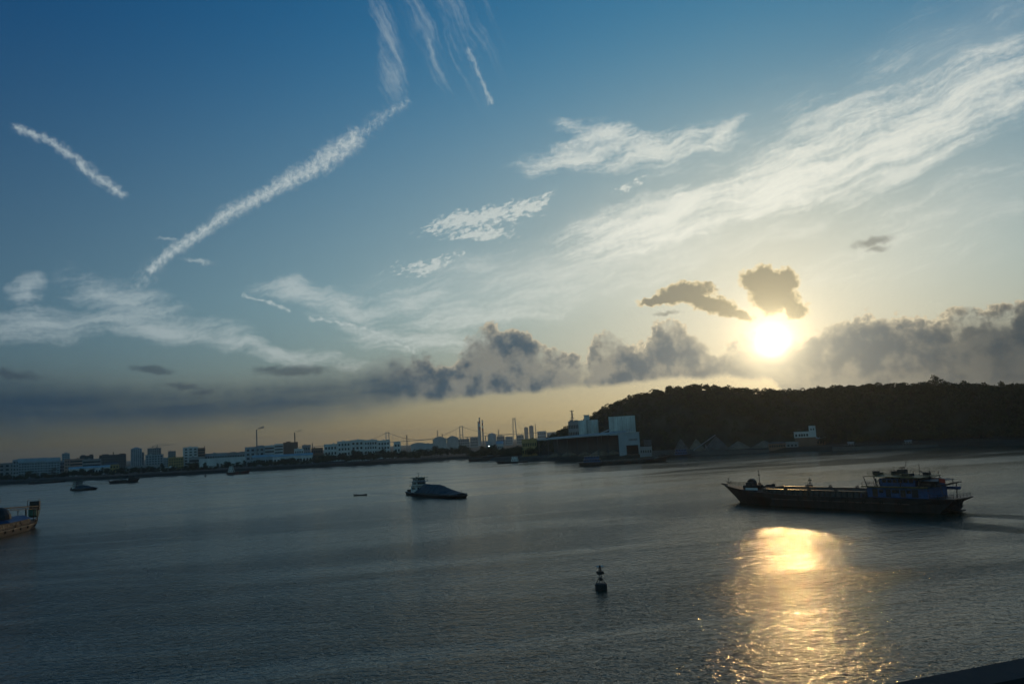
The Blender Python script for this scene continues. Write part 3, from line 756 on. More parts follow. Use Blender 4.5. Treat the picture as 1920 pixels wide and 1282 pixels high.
for k, (xx, yy, sx, sz) in enumerate(((0.215, -2.0, 1.2, 0.9), (0.13, 2.4, 1.6, 0.7), (0.26, 2.6, 0.8, 1.1), (0.095, -2.8, 0.9, 0.8))):
    mb = MB(); mb.box(L*xx-sx, L*xx+sx, yy-0.6, yy+0.6, 9.75+0.4*(xx-0.06)/0.22, 9.8+0.4*(xx-0.06)/0.22+sz); mb.build('roof_box', P_DARK, ship)
for k in range(5):
    mb = MB(); mb.lathe([(0.32, 0), (0.32, 1.0)], 9, (L*(0.30+0.008*k), -FAR*(BM/2-1.0-0.2*k), 3.8)); mb.build('drum', P_BLUE if k % 2 else P_DARK, ship)
# stern gear
mb = MB(); mb.bar((2.2, 2.6, 7.0), (-2.6, 2.6, 8.1), 0.12).bar((2.2, -2.6, 7.0), (-2.6, -2.6, 8.1), 0.12).bar((-2.6, -2.6, 8.1), (-2.6, 2.6, 8.1), 0.12).bar((-2.4, 0, 4.0), (-2.6, 0, 8.1), 0.1)
dv = mb.build('davit_frame', P_DARK, ship)
mb = MB()
ring = [[(-3.4+3.6*t_, y_*(0.9*sin(pi*min(1, 0.25+t_*0.75))), 7.0-z_*0.8) for y_, z_ in ((-1, 0), (-0.7, 0.8), (0, 1.0), (0.7, 0.8), (1, 0))] for t_ in (0, 0.25, 0.5, 0.75, 1)]
mb.loft([list(map(tuple, r_)) for r_ in ring]); mb.build('dinghy', P_BLUE, dv)
mb = MB(); mb.bar((-0.4, -FAR*3.0, 4.0), (0.6, -FAR*3.0, 9.6), 0.06); fp = mb.build('flag_pole', P_STEEL, ship)
mb = MB(); fr = [[(0.5-1.7*t_, -FAR*3.0+0.16*sin(t_*5), 9.5-z_-0.35*t_) for z_ in (0, 1.1)] for t_ in (0, 0.25, 0.5, 0.75, 1)]
for k in range(4): mb.add([fr[k][0], fr[k][1], fr[k+1][1], fr[k+1][0]], [(0, 1, 2, 3)])
mb.build('flag', P_FLAG, fp)
rail(ship, [(2.0, -FAR*(BM/2-1.0), 4.0), (-3.6, -FAR*4.2, 4.1), (-3.8, FAR*4.2, 4.1)], 1.0, 1.5, 0.05, P_DARK)
anchor(ship, (-3.9, -FAR*2.4, 3.4), 1.0)
mb = MB(); mb.box(-2.6, 0.2, -0.2, 0.2, -1.2, 0.75).box(-3.4, -0.2, -1.8, 1.8, 0.35, 0.6); mb.build('rudder', P_DARK, ship)
mb = MB(); tyre = None
for k in range(7):
    p = (L*(0.14+0.075*k), -FAR*(BM/2+0.14), 2.6)
    if tyre is None:
        for i in range(8):
            a0, a1 = 2*pi*i/8, 2*pi*(i+1)/8
            mb.bar((0.45*cos(a0), 0, 0.45*sin(a0)), (0.45*cos(a1), 0, 0.45*sin(a1)), 0.13)
        tyre = mb.build('tyre_fender', P_RUBB, ship); tyre.location = p
    else: share(tyre, 'tyre_fender', ship, p)

# ---- box barge with a covered cargo heap
def covered_barge(corner_px, end_px, tip_px, label, Lmax=None, white=P_WHITE, tarp=P_TARP, detail=True, group=None):
    A = on_plane(*corner_px); B_ = on_plane(*end_px); T = on_plane(*tip_px)
    d = (B_-A); Lb = d.length; u = d.normalized(); n_ = Vector((u.y, -u.x, 0))
    if n_.dot(T-B_) < 0: n_ = -n_
    beam = max(7.5, min(13.5, n_.dot(T-B_)))
    if Lmax and Lb > Lmax: A = B_-u*Lmax; Lb = Lmax
    org = A + n_*beam/2
    e = empty('covered_barge', (org.x, org.y, 0), atan2(u.y, u.x), label, 'barge', group)
    k = Lb/48.0
    mb = MB(); mb.loft(hull_rings(Lb, beam, 1.15, 1.45, 1.7, 2.2, 1.0, blunt=0.72, n=14, draft=1.2)); hl = mb.build('hull', P_HULL, e)
    h0, h1 = 1.5, 5.2*k**0.5
    xa, xb = Lb*0.22, Lb*0.97; bw = beam/2-0.7
    mb = MB(); mb.box(xa, xb-1.0, -bw, bw, 1.1, 1.9); mb.build('coaming', P_GREY, e)
    mb = MB(); ns = 10; rings = []
    for i in range(ns+1):
        t_ = i/ns; xx = xa+(xb-xa)*t_; f = min(1.0, t_*9+0.2)*min(1.0, (1-t_)*2.1+0.02)
        sag = 0.12*sin(i*2.1)
        rings.append([(xx, -bw-0.15, 1.7), (xx, -bw*0.5, 1.8+(h1-1.8)*0.66*f+sag), (xx, -bw*0.12, 1.8+(h1-1.8)*f), (xx, bw*0.12, 1.8+(h1-1.8)*f), (xx, bw*0.5, 1.8+(h1-1.8)*0.66*f-sag), (xx, bw+0.15, 1.7)])
    mb.loft(rings); cov = mb.build('cargo_cover', tarp, e)
    for i in range(1, ns):
        rg = rings[i]; mb = MB()
        for p_, q_ in zip(rg, rg[1:]): mb.bar(Vector(p_)+Vector((0, 0, 0.06)), Vector(q_)+Vector((0, 0, 0.06)), 0.05)
        mb.build('lashing', P_DARK, cov)
    hw = beam/2-2.3; xc0, xc1 = Lb*0.08, Lb*0.20
    mb = MB(); mb.box(xc0, xc1, -hw, hw, 1.1, 4.6); c1 = mb.build('deckhouse', white, e)
    mb = MB(); mb.box(xc0-0.8, xc1+0.9, -hw-0.6, hw+0.6, 4.6, 4.75); mb.build('deckhouse_roof', P_GREY, c1)
    mb = MB(); mb.box(xc0+0.6, xc1-0.3, -hw+0.5, hw-0.5, 4.75, 6.85); c2 = mb.build('cabin', white, e)
    mb = MB(); mb.box(xc0-0.6, xc1+1.6, -hw-0.2, hw+0.2, 6.85, 7.0); mb.build('cabin_roof', P_BLUE, c2)
    mb = MB(); mb.box(xc0+1.0, xc1-0.3, -hw+0.8, hw-0.8, 7.0, 8.75); c3 = mb.build('wheelhouse', white, e)
    mb = MB(); mb.box(xc0-0.3, xc1+1.2, -hw-0.3, hw+0.3, 8.75, 8.95); mb.build('wheelhouse_roof', P_GREEN, c3)
    if detail:
        for c_, z_, hx in ((c1, 3.0, hw), (c2, 5.5, hw-0.5), (c3, 7.6, hw-0.8)):
            windows(c_, [-hx*0.6, -hx*0.2, hx*0.2, hx*0.6], (xc1 if c_ is c1 else xc1-0.3)+0.05, z_, hx*0.3, 0.9, 'x')
            windows(c_, [xc0+(xc1-xc0)*q for q in (0.3, 0.55, 0.8)], -hx-0.05, z_, 1.1, 0.9)
        mb = MB(); mb.bar(((xc0+xc1)/2, 0, 8.95), ((xc0+xc1)/2, 0, 11.2), 0.08).bar(((xc0+xc1)/2, -1, 11.3), ((xc0+xc1)/2, 1, 11.3), 0.07); mb.build('mast', P_DARK, e)
        mb = MB(); mb.box(xc1+0.5, xc1+1.3, -hw-0.1, -hw+0.5, 8.95, 9.5); mb.build('searchlight', P_DARK, e)
        rail(e, [(xc1-0.2, -hw-0.3, 7.0), (xc1+1.5, -hw, 7.0), (xc1+1.5, hw, 7.0)], 0.9, 1.6, 0.06, P_DARK)
        rail(e, [(xc0-0.5, -hw-0.3, 4.75), (xc0-0.7, hw, 4.75)], 0.9, 1.6, 0.06, P_DARK)
        mb = MB(); mb.box(-0.6, 1.6, -hw, hw, 1.4, 2.7).lathe([(0.6, 0), (0.6, 1.4)], 8, (0.4, 1.5, 2.6)); mb.build('stern_winch', P_DARK, e)
        mb = MB(); mb.box(Lb-0.4, Lb+1.0, -1.6, 1.6, 1.2, 2.3).bar((Lb+0.8, 0, 1.3), (Lb+0.8, 0, 3.9), 0.07); mb.build('bow_winch', P_DARK, e)
    return e
covered_barge((757, 927.6), (845, 935.4), (887, 932), 'barge with dark tarpaulin cargo heap and tall white wheelhouse in mid river', 62)
covered_barge((117, 919.5), (160, 919), (181, 915.5), 'small pale covered barge, frontmost boat off the left bank', 34)

# ---- plainer vessels along the banks
def freighter(p0, p1, label, name, cat, B_=9, zd=2.4, hullm=P_HULL, house=P_WHITE, house_at=0.05, house_len=0.22, tiers=2, heap=None, bow_z=3.6, maxL=75, gear=None, roofm=P_GREY, far=0.0):
    A = on_plane(*p0); Bp = on_plane(*p1); r_ = (sqrt(A.x**2+A.y**2)+sqrt(Bp.x**2+Bp.y**2))/2
    A = at_range(p0[0], p0[1], r_); Bp = at_range(p1[0], p1[1], r_); A.z = Bp.z = 0
    d = Bp-A; Lb = min(maxL, d.length); u = d.normalized(); n_ = Vector((-u.y, u.x, 0))
    if n_.y < 0: n_ = -n_
    org = A + n_*(B_/2+far)
    e = empty(name, (org.x, org.y, 0), atan2(u.y, u.x)+0.06, label, cat)
    mb = MB(); mb.loft(hull_rings(Lb, B_, zd, bow_z, zd+0.4, 3.0, 1.5, blunt=0.15, n=14, draft=1.2)); mb.build('hull', hullm, e)
    x0_, x1_ = Lb*house_at, Lb*(house_at+house_len); hw = B_/2-1.2; z_ = zd-0.1
    for k in range(tiers):
        mb = MB(); mb.box(x0_+k*0.7, x1_-k*0.7, -hw+k*0.5, hw-k*0.5, z_, z_+2.5); c = mb.build('deckhouse' if k == 0 else 'wheelhouse', house, e)
        mb = MB(); mb.box(x0_+k*0.7-0.5, x1_-k*0.7+0.7, -hw+k*0.5-0.4, hw-k*0.5+0.4, z_+2.5, z_+2.65); mb.build('roof', roofm, c)
        nw = max(2, int((x1_-x0_)/2.2)-k)
        for sy in (-1, 1): windows(c, [x0_+k*0.7+(x1_-x0_-1.4*k)*(i+0.5)/nw for i in range(nw)], sy*(hw-k*0.5+0.05), z_+1.2, 1.2, 0.8)
        z_ += 2.65
    mb = MB(); xm = (x0_+x1_)/2; mb.bar((xm, 0, z_), (xm, 0, z_+2.6), 0.08).bar((xm, -1, z_+1.8), (xm, 1, z_+1.8), 0.07); mb.build('mast', P_DARK, e)
    c0, c1 = (x1_+1.5, Lb*0.90) if house_at < 0.4 else (Lb*0.10, x0_-1.5)
    if c1-c0 > 5:
        mb = MB(); yb_ = B_/2-1.0
        mb.box(c0, c1, yb_-0.2, yb_, zd-0.1, zd+1.1).box(c0, c1, -yb_, -yb_+0.2, zd-0.1, zd+1.1).box(c0, c0+0.2, -yb_+0.203, yb_-0.203, zd-0.1, zd+1.1).box(c1-0.2, c1, -yb_+0.203, yb_-0.203, zd-0.1, zd+1.1)
        mb.build('hatch_coaming', P_GREY, e)
        if heap:
            rings = []
            for i in range(9):
                t_ = i/8; f = max(0.05, sin(pi*t_))**0.6
                rings.append([(c0+(c1-c0)*t_, y_*(yb_-0.3), zd+0.3+hh*heap*f*(1+0.15*sin(i*2.3))) for y_, hh in ((-1, 0), (-0.5, 0.7), (0, 1.0), (0.5, 0.7), (1, 0))])
            mb = MB(); mb.loft(rings); mb.build('cargo_heap', SAND if heap > 1.2 else P_TARP, e)
    mb = MB(); mb.box(Lb*0.92, Lb*0.96, -1.6, 1.6, bow_z-0.8, bow_z+0.5); mb.build('windlass', P_DARK, e)
    rail(e, [(Lb*0.97, 1.5, bow_z-0.3), (Lb+2.0, 0, bow_z)], 0.9, 1.5, 0.06, P_DARK)
    if gear: gear(e, Lb, z_)
    return e
SAND = mat('sand', (0.17, 0.14, 0.105), 0.95, var=0.25, scale=0.3, bump=0.3)
freighter((1086, 870.5), (1250, 869.5), 'long low cargo vessel with blue wheelhouse crossing in front of the silos', 'river_freighter', 'ship', B_=12, zd=2.7, house=P_BLUE, house_len=0.19, bow_z=4.6, maxL=76, roofm=P_YELL)
freighter((206, 906), (258, 903.5), 'dark cargo boat with low cabins passing the left bank', 'river_freighter', 'ship', B_=8, zd=2.6, house=P_HULL, house_at=0.66, house_len=0.26, tiers=2, heap=1.0, bow_z=4.4).rotation_euler.z += pi*0
freighter((426, 889), (466, 888), 'small red-hulled cargo boat with white wheelhouse near the far left bank', 'river_freighter', 'ship', B_=7, zd=2.8, hullm=P_RED, house=P_WHITE, house_at=0.04, house_len=0.30, tiers=3, bow_z=4.6)
freighter((54, 907.5), (120, 903.5), 'long grey barge lying low against the left bank', 'moored_barge', 'barge', B_=8, zd=1.6, house=P_GREY, house_at=0.06, house_len=0.20, tiers=1, heap=0.8, bow_z=2.4, maxL=60)
freighter((880, 864), (936, 863), 'dark barge moored at the point between the two banks', 'moored_barge', 'barge', B_=9, zd=3.0, house=P_HULL, house_at=0.45, house_len=0.4, tiers=1, bow_z=3.4)
freighter((988, 866.5), (934, 869), 'work boat with a bright white cabin beside the dark moored barge', 'work_boat', 'boat', B_=8, zd=1.6, house=P_WHITE, house_at=0.30, house_len=0.24, tiers=2, bow_z=2.6)
freighter((1294, 855), (1243, 857.5), 'blue and white cabin boat moored behind the long cargo vessel', 'work_boat', 'boat', B_=8, zd=2.0, house=P_BLUE, house_at=0.10, house_len=0.45, tiers=2, bow_z=2.8)
freighter((1580, 843.5), (1618, 842), 'dark boat with a low cabin moored under the wooded right bank', 'moored_barge', 'boat', B_=7, zd=1.5, house=P_DARK, house_at=0.1, house_len=0.5, tiers=1, bow_z=2.2)
freighter((1690, 839.5), (1725, 838.5), 'small dark boat moored under the wood, further right than the other', 'moored_barge', 'boat', B_=6, zd=1.3, house=P_GREY, house_at=0.1, house_len=0.5, tiers=1, bow_z=2.0)

# ---- dredger cut by the left edge of the picture
a, Ld, rz = place(-80, 1023, 49, 990)
dr = empty('dredger', (a.x, a.y+5, 0), rz, 'cluttered work vessel with a long gantry over its bow at the left edge', 'dredger')
mb = MB(); mb.loft(hull_rings(Ld, 9.5, 2.3, 3.4, 2.6, 3.2, 1.5, blunt=0.25, n=14, draft=1.2)); mb.build('hull', P_HULL, dr)
mb = MB()
for sy in (-1, 1): mb.bar((Ld*0.1, sy*4.8, 2.2), (Ld*0.78, sy*4.8, 2.2), 0.12, 0.2)
mb.build('rubbing_strake', P_GREY, dr)
mb = MB(); mb.box(Ld*0.30, Ld*0.62, -3.2, 3.2, 2.2, 4.6); dh2 = mb.build('deckhouse', P_DARK, dr)
windows(dh2, [Ld*0.36, Ld*0.44, Ld*0.52, Ld*0.58], -3.26, 3.2, 1.4, 0.8, m=P_GREY)
mb = MB(); mb.slab([(Ld*0.44, -3.8, 4.6), (Ld*0.80, -3.8, 4.6), (Ld*0.80, 3.8, 4.6), (Ld*0.44, 3.8, 4.6)], [(Ld*0.47, -1.0, 6.2), (Ld*0.77, -1.0, 6.2), (Ld*0.77, 1.0, 6.2), (Ld*0.47, 1.0, 6.2)]); mb.build('blue_roof', P_BLUE, dr)
mb = MB(); mb.box(Ld*0.64, Ld*0.80, -3.0, 3.0, 2.3, 4.5); mb.build('engine_house', P_DARK, dr)
mb = MB(); mb.lathe([(4.6, 0), (4.4, 1.8), (3.3, 3.6), (1.6, 4.6), (0.1, 4.8)], 14, (Ld*0.50, 2.0, 6.0)); mb.build('spoil_hopper', P_DARK, dr)
mb = MB(); mb.lathe([(0.5, 0), (0.4, 5.5)], 8, (Ld*0.42, 1.0, 8.5)).box(Ld*0.40, Ld*0.455, 0.2, 1.8, 12.6, 14.2); mb.build('exhaust_stack', P_DARK, dr)
mb = MB(); gz = 8.6
for sy in (-1, 1):
    mb.bar((Ld*0.50, sy*1.6, gz+1.7), (Ld+2.0, sy*1.6, gz+0.2), 0.16, 0.22)
    mb.bar((Ld*0.50, sy*1.6, gz+0.7), (Ld+1.0, sy*1.6, gz-0.8), 0.10)
    for k in range(9):
        q = Ld*0.55+(Ld*0.47)*k/8; mb.bar((q, sy*1.6, gz+0.7-1.3*k/8), (q+1.5, sy*1.6, gz+1.6-1.4*k/8), 0.07)
gan = mb.build('gantry', P_DARK, dr)
for k, q in enumerate((0.80, 0.93, 1.0)):
    mb = MB()
    for sy in (-1, 1): mb.bar((Ld*q, sy*1.6, 2.6 if q < 0.95 else 3.0), (Ld*q, sy*1.6, gz), 0.13)
    mb.build('gantry_leg', P_DARK, gan)
mb = MB(); mb.box(Ld+0.8, Ld+2.6, -1.9, 1.9, gz-1.6, gz+2.4); mb.bar((Ld+0.2, -1.8, gz+3.0), (Ld+2.4, -1.8, gz+3.0), 0.12).bar((Ld-1.5, 1.8, gz+0.4), (Ld-1.5, 1.8, gz+3.0), 0.1).bar((Ld-1.5, 1.8, gz+3.0), (Ld+2.0, 1.8, gz+3.0), 0.1); mb.build('head_frame', P_DARK, gan)
mb = MB(); mb.slab([(Ld-1.5, -1.5, gz-1.0), (Ld+3.4, -1.5, gz-2.2), (Ld+3.4, 1.5, gz-2.2), (Ld-1.5, 1.5, gz-1.0)], [(Ld-1.5, -1.5, gz-3.6), (Ld+1.6, -1.5, gz-4.6), (Ld+1.6, 1.5, gz-4.6), (Ld-1.5, 1.5, gz-3.6)]); mb.build('discharge_chute', P_GREEN, gan)
rr = random.Random(9)
for k in range(16):
    mb = MB()
    x_, y_, s_ = rr.uniform(Ld*0.12, Ld*0.98), rr.uniform(-3.6, 3.6), rr.uniform(0.3, 0.8)
    mb.box(x_-s_, x_+s_, y_-s_*0.7, y_+s_*0.7, 2.3, 2.7+s_*1.4); mb.build('crate', (P_DARK, P_WOOD, P_GREY)[k % 3], dr)
rail(dr, [(Ld*0.15, -4.4, 2.4), (Ld*0.80, -4.4, 2.4), (Ld+1.5, -1.2, 3.4)], 1.0, 2.0, 0.06)
mb = MB(); tyre2 = None
for k in range(6): share(tyre, 'tyre_fender', dr, (Ld*(0.2+0.12*k), -4.95, 1.6))

# ---- channel buoys
def buoy(px, py, label, r=None, s_=1.0):
    p = on_plane(px, py) if r is None else at_range(px, py, r)
    e = empty('channel_buoy', (p.x, p.y, 0), 0.3, label, 'buoy', 'channel buoys'); e.scale = (s_, s_, s_)
    mb = MB(); mb.lathe([(0.55, -0.9), (0.95, -0.5), (1.05, 0.0), (1.05, 0.85), (0.92, 1.0), (0.5, 1.08)], 18); mb.build('float', P_DARK, e)
    mb = MB()
    for k in range(4):
        c_, s2 = cos(pi/4+k*pi/2), sin(pi/4+k*pi/2); mb.bar((0.85*c_, 0.85*s2, 1.0), (0.28*c_, 0.28*s2, 1.9), 0.05)
        mb.bar((0.28*c_, 0.28*s2, 1.9), (0.20*c_, 0.20*s2, 3.7), 0.035)
    mb.build('cage', P_STEEL, e)
    mb = MB(); mb.lathe([(0.34, 1.45), (0.34, 1.95)], 8); mb.build('battery_box', P_DARK, e)
    mb = MB(); mb.box(-0.5, 0.5, -0.5, 0.5, 2.55, 3.05); mb.build('day_mark', P_DARK, e)
    mb = MB(); mb.lathe([(0.12, 3.05), (0.10, 3.75), (0.16, 3.8), (0.16, 4.05), (0.05, 4.1)], 8); mb.build('lantern', P_GLASS, e)
    mb = MB(); mb.slab([(-0.65, -0.45, 3.78), (0.65, -0.45, 3.78), (0.65, 0.45, 3.92), (-0.65, 0.45, 3.92)], [(-0.65, -0.45, 3.84), (0.65, -0.45, 3.84), (0.65, 0.45, 3.98), (-0.65, 0.45, 3.98)]); mb.build('solar_panel', P_GLASS, e)
    return e
buoy(1127.5, 1104, 'black channel buoy floating nearest the camera, with square day mark')
buoy(1519.5, 913, 'channel buoy showing just behind the hold of the large cargo vessel', s_=1.0)
buoy(385, 893, 'tiny channel buoy far off near the left bank', s_=1.0)

# ---- skiff with one person
a, Lk, rz = place(664, 929, 688, 927)
Lk = 7.6; a2 = on_plane(676, 928.5)
sk = empty('skiff', (a2.x, a2.y, 0), -0.25, 'tiny open wooden skiff with one person steering in mid river', 'boat')
mb = MB(); rings = []
for k in range(9):
    t_ = k/8; w = 0.75*(sin(pi*min(1, 0.30+0.70*t_))**0.7)+0.05; z = 0.45+0.55*max(0, t_-0.5)**1.5*2.2+0.12*(1-t_)
    xx = -3.8+7.6*t_
    rings.append([(xx, w, z), (xx, w*0.75, 0.0), (xx, 0, -0.25), (xx, -w*0.75, 0.0), (xx, -w, z), (xx, -w+0.08, z), (xx, 0, 0.05), (xx, w-0.08, z)])
mb.loft(rings); mb.build('hull', P_DARK, sk)
for xx in (-2.2, 0.2, 1.9):
    mb = MB(); mb.box(xx-0.15, xx+0.15, -0.6, 0.6, 0.34, 0.40); mb.build('thwart', P_WOOD, sk)
mb = MB(); mb.box(-4.15, -3.75, -0.16, 0.16, 0.3, 1.0).bar((-3.95, 0, -0.3), (-3.95, 0, 0.4), 0.05).bar((-3.8, 0, 0.9), (-3.1, 0.1, 1.0), 0.03); mb.build('outboard_motor', P_DARK, sk)
def person(name, loc, rz, label, scale=1.0):
    """seated figure, one skin"""
    J = {'pel': (0, 0, 0.45, 0.17), 'chest': (0.06, 0, 0.85, 0.17), 'neck': (0.10, 0, 1.08, 0.065), 'head': (0.14, 0, 1.24, 0.11), 'top': (0.14, 0, 1.34, 0.08),
         'ls': (0.07, 0.19, 1.0, 0.07), 'le': (0.02, 0.30, 0.74, 0.05), 'lw': (-0.22, 0.20, 0.66, 0.04), 'lh': (-0.32, 0.16, 0.66, 0.042),
         'rs': (0.07, -0.19, 1.0, 0.07), 're': (0.12, -0.27, 0.74, 0.05), 'rw': (0.36, -0.18, 0.66, 0.04), 'rh': (0.45, -0.16, 0.62, 0.042),
         'lk': (0.45, 0.14, 0.52, 0.075), 'la': (0.42, 0.14, 0.10, 0.05), 'lf': (0.60, 0.14, 0.06, 0.045),
         'rk': (0.45, -0.14, 0.52, 0.075), 'ra': (0.46, -0.14, 0.10, 0.05), 'rf': (0.64, -0.14, 0.06, 0.045)}
    E = [('pel', 'chest'), ('chest', 'neck'), ('neck', 'head'), ('head', 'top'), ('chest', 'ls'), ('ls', 'le'), ('le', 'lw'), ('lw', 'lh'), ('chest', 'rs'), ('rs', 're'), ('re', 'rw'), ('rw', 'rh'), ('pel', 'lk'), ('lk', 'la'), ('la', 'lf'), ('pel', 'rk'), ('rk', 'ra'), ('ra', 'rf')]
    ks = list(J); me = bpy.data.meshes.new('body'); me.from_pydata([J[k][:3] for k in ks], [(ks.index(a_), ks.index(b_)) for a_, b_ in E], [])
    bm = bmesh.new(); bm.from_mesh(me); ly = bm.verts.layers.skin.verify()
    for v_, k in zip(bm.verts, ks): v_[ly].radius = (J[k][3], J[k][3]); v_[ly].use_root = (k == 'pel')
    bm.to_mesh(me); bm.free(); me.materials.append(mat('dark_clothes', (0.03, 0.032, 0.04), 0.9))
    o = bpy.data.objects.new(name, me); COL.objects.link(o); o.location = loc; o.rotation_euler = (0, 0, rz); o.scale = (scale,)*3
    o.modifiers.new('skin', 'SKIN'); o.modifiers.new('smooth', 'SUBSURF').render_levels = 1
    return tag(o, label, 'person')
c_, s2 = cos(-0.25), sin(-0.25)
person('person', (a2.x-2.5*c_, a2.y-2.5*s2, 0.0), -0.25, 'person in dark clothes sitting at the stern of the tiny skiff')

# ------------------------------------------------------------------ the town on the left bank and the works on the right
def wall(name, c, var=0.12, **k): return mat(name, c, 0.85, var=var, scale=0.12, streak=2.0, spec=0.3, **k)
W_WHITE = wall('render_white', (0.54, 0.57, 0.57))
W_PALE = wall('render_pale_blue', (0.30, 0.36, 0.40))
W_GREY = wall('concrete_grey', (0.26, 0.27, 0.28))
W_DARK = wall('dark_brick', (0.10, 0.10, 0.10))
W_SALM = wall('render_salmon', (0.42, 0.27, 0.22))
W_BRWN = wall('brick_brown', (0.22, 0.13, 0.095))
W_OCHR = wall('render_ochre', (0.36, 0.26, 0.10))
W_TILE = wall('clad_blue_grey', (0.50, 0.57, 0.56), 0.25, rust=(0.20, 0.17, 0.14), rust_amt=0.25)
R_BLUE = wall('roof_sheet_blue', (0.25, 0.38, 0.46))
R_GREY = wall('roof_sheet_grey', (0.34, 0.37, 0.38))
R_DARK = wall('roof_dark', (0.10, 0.10, 0.11))
G_WIN = mat('window_glass', (0.015, 0.02, 0.025), 0.25, var=0.3, scale=0.2)
STEELW = mat('painted_steel', (0.20, 0.21, 0.22), 0.6, var=0.2, scale=0.3)
C_RED = wall('stack_red', (0.34, 0.05, 0.035)); C_WHT = wall('stack_white', (0.60, 0.60, 0.58))
GROUND = 4.0
def at_depth(px, py, d):
    """point on that bearing at distance d down the river axis"""
    v_ = ray(px, py); return Vector((0, 0, H)) + v_*(d/v_.y)
def frame(x0, x1, ytop, r, yaw=0.0, zb=GROUND):
    """position, width and height of a building that spans photo columns x0..x1 with its top on row ytop, at range r"""
    xc = (x0+x1)/2
    p = at_depth(xc, ytop, r); a = at_depth(x0, ytop, r); b = at_depth(x1, ytop, r)
    w = (Vector((b.x, b.y, 0))-Vector((a.x, a.y, 0))).length
    return Vector((p.x, p.y, zb)), w, p.z-zb, -atan2(p.x, p.y)+yaw
_win = {}
def win_mesh(w, h):
    key = (round(w, 1), round(h, 1))
    if key not in _win:
        mb = MB(); mb.box(-w/2, w/2, -0.06, 0.10, 0, h); me = bpy.data.meshes.new('window'); me.from_pydata(mb.v, [], mb.f); me.materials.append(G_WIN); _win[key] = me
    return _win[key]
def block(x0, x1, ytop, r, m, label, floors=0, cols=0, band=False, depth=16, yaw=0.0, roof='flat', roofm=None, cat='building', name='apartment_block', group=None, hut=None, plant=True, zb=GROUND, rows_from=0):
    p, w, h, rz = frame(x0, x1, ytop, r, yaw, zb)
    e = empty(name, p, rz, label, cat, group)
    h = max(h, 3.0); eav = h
    if roof in ('gable', 'hip', 'arch', 'front'): eav = h*0.80
    if roof == 'pyramid': eav = h*0.93
    mb = MB(); mb.box(-w/2, w/2, 0, depth, -2.0, eav); wl_ = mb.build('wall', m, e)
    rm = roofm or R_GREY
    if roof == 'flat':
        mb = MB(); t = 0.35; o = 0.12
        mb.box(-w/2-o, w/2+o, -o, t, eav-0.25, eav+0.75).box(-w/2-o, w/2+o, depth-t, depth+o, eav-0.25, eav+0.75).box(-w/2-o, -w/2+t, t+0.003, depth-t-0.003, eav-0.25, eav+0.74).box(w/2-t, w/2+o, t+0.003, depth-t-0.003, eav-0.25, eav+0.74)
        mb.build('parapet', m, e)
    elif roof == 'gable':
        mb = MB(); o = 0.6; mb.slab([(-w/2-o, -o, eav), (-w/2-o, depth/2, h), (-w/2-o, depth+o, eav)], [(w/2+o, -o, eav), (w/2+o, depth/2, h), (w/2+o, depth+o, eav)]); mb.build('roof', rm, e)
    elif roof == 'hip':
        mb = MB(); o = 0.6; mb.slab([(-w/2-o, -o, eav), (w/2+o, -o, eav), (w/2+o, depth+o, eav), (-w/2-o, depth+o, eav)], [(-w*0.3, depth*0.45, h), (w*0.3, depth*0.45, h), (w*0.3, depth*0.55, h), (-w*0.3, depth*0.55, h)]); mb.build('roof', rm, e)
    elif roof == 'front':
        mb = MB(); mb.loft([[(-w/2-0.5, y_, eav), (-w*0.28, y_, eav+(h-eav)*0.62), (0, y_, h), (w*0.28, y_, eav+(h-eav)*0.62), (w/2+0.5, y_, eav)] for y_ in (-0.5, depth)]); mb.build('roof', rm, e)
    elif roof == 'pyramid':
        mb = MB(); mb.slab([(-w*0.42, depth*0.1, eav), (w*0.42, depth*0.1, eav), (w*0.42, depth*0.9, eav), (-w*0.42, depth*0.9, eav)], [(-w*0.1, depth*0.42, h), (w*0.1, depth*0.42, h), (w*0.1, depth*0.58, h), (-w*0.1, depth*0.58, h)]); mb.build('roof', rm, e)
    elif roof == 'arch':
        mb = MB(); mb.loft([[(-w/2+w*k/10, y_, eav+(h-eav)*sin(pi*k/10)**0.8) for k in range(11)] for y_ in (0, depth)]); mb.build('roof', rm, e)
    if hut:
        for k, (f0, f1, hh) in enumerate(hut):
            mb = MB(); mb.box(-w/2+w*f0, -w/2+w*f1, depth*0.25, depth*0.7, eav+0.002, eav+hh); mb.build('roof_hut', m, e)
    elif plant and roof == 'flat' and w > 14:
        rr = random.Random(int(x0*7))
        mb = MB(); q = rr.uniform(-0.3, 0.2)*w; mb.box(q, q+w*0.12, depth*0.3, depth*0.6, eav+0.002, eav+2.4); mb.build('stair_head', m, e)
    if floors and cols:
        fh = eav/(floors+0.35)
        if band:
            for i in range(rows_from, floors):
                z = fh*(i+0.42)
                mb = MB(); mb.box(-w/2+w*0.04, w/2-w*0.04, -0.08, 0.12, z, z+fh*0.42); mb.build('window_strip', G_WIN, wl_)
        else:
            cw = w/(cols+0.4)
            me = win_mesh(cw*0.55, fh*0.48)
            for i in range(rows_from, floors):
                for j in range(cols):
                    o = bpy.data.objects.new('window', me); COL.objects.link(o); o.parent = wl_
                    o.location = (-w/2+cw*(j+0.7), 0, fh*(i+0.40))
    return e

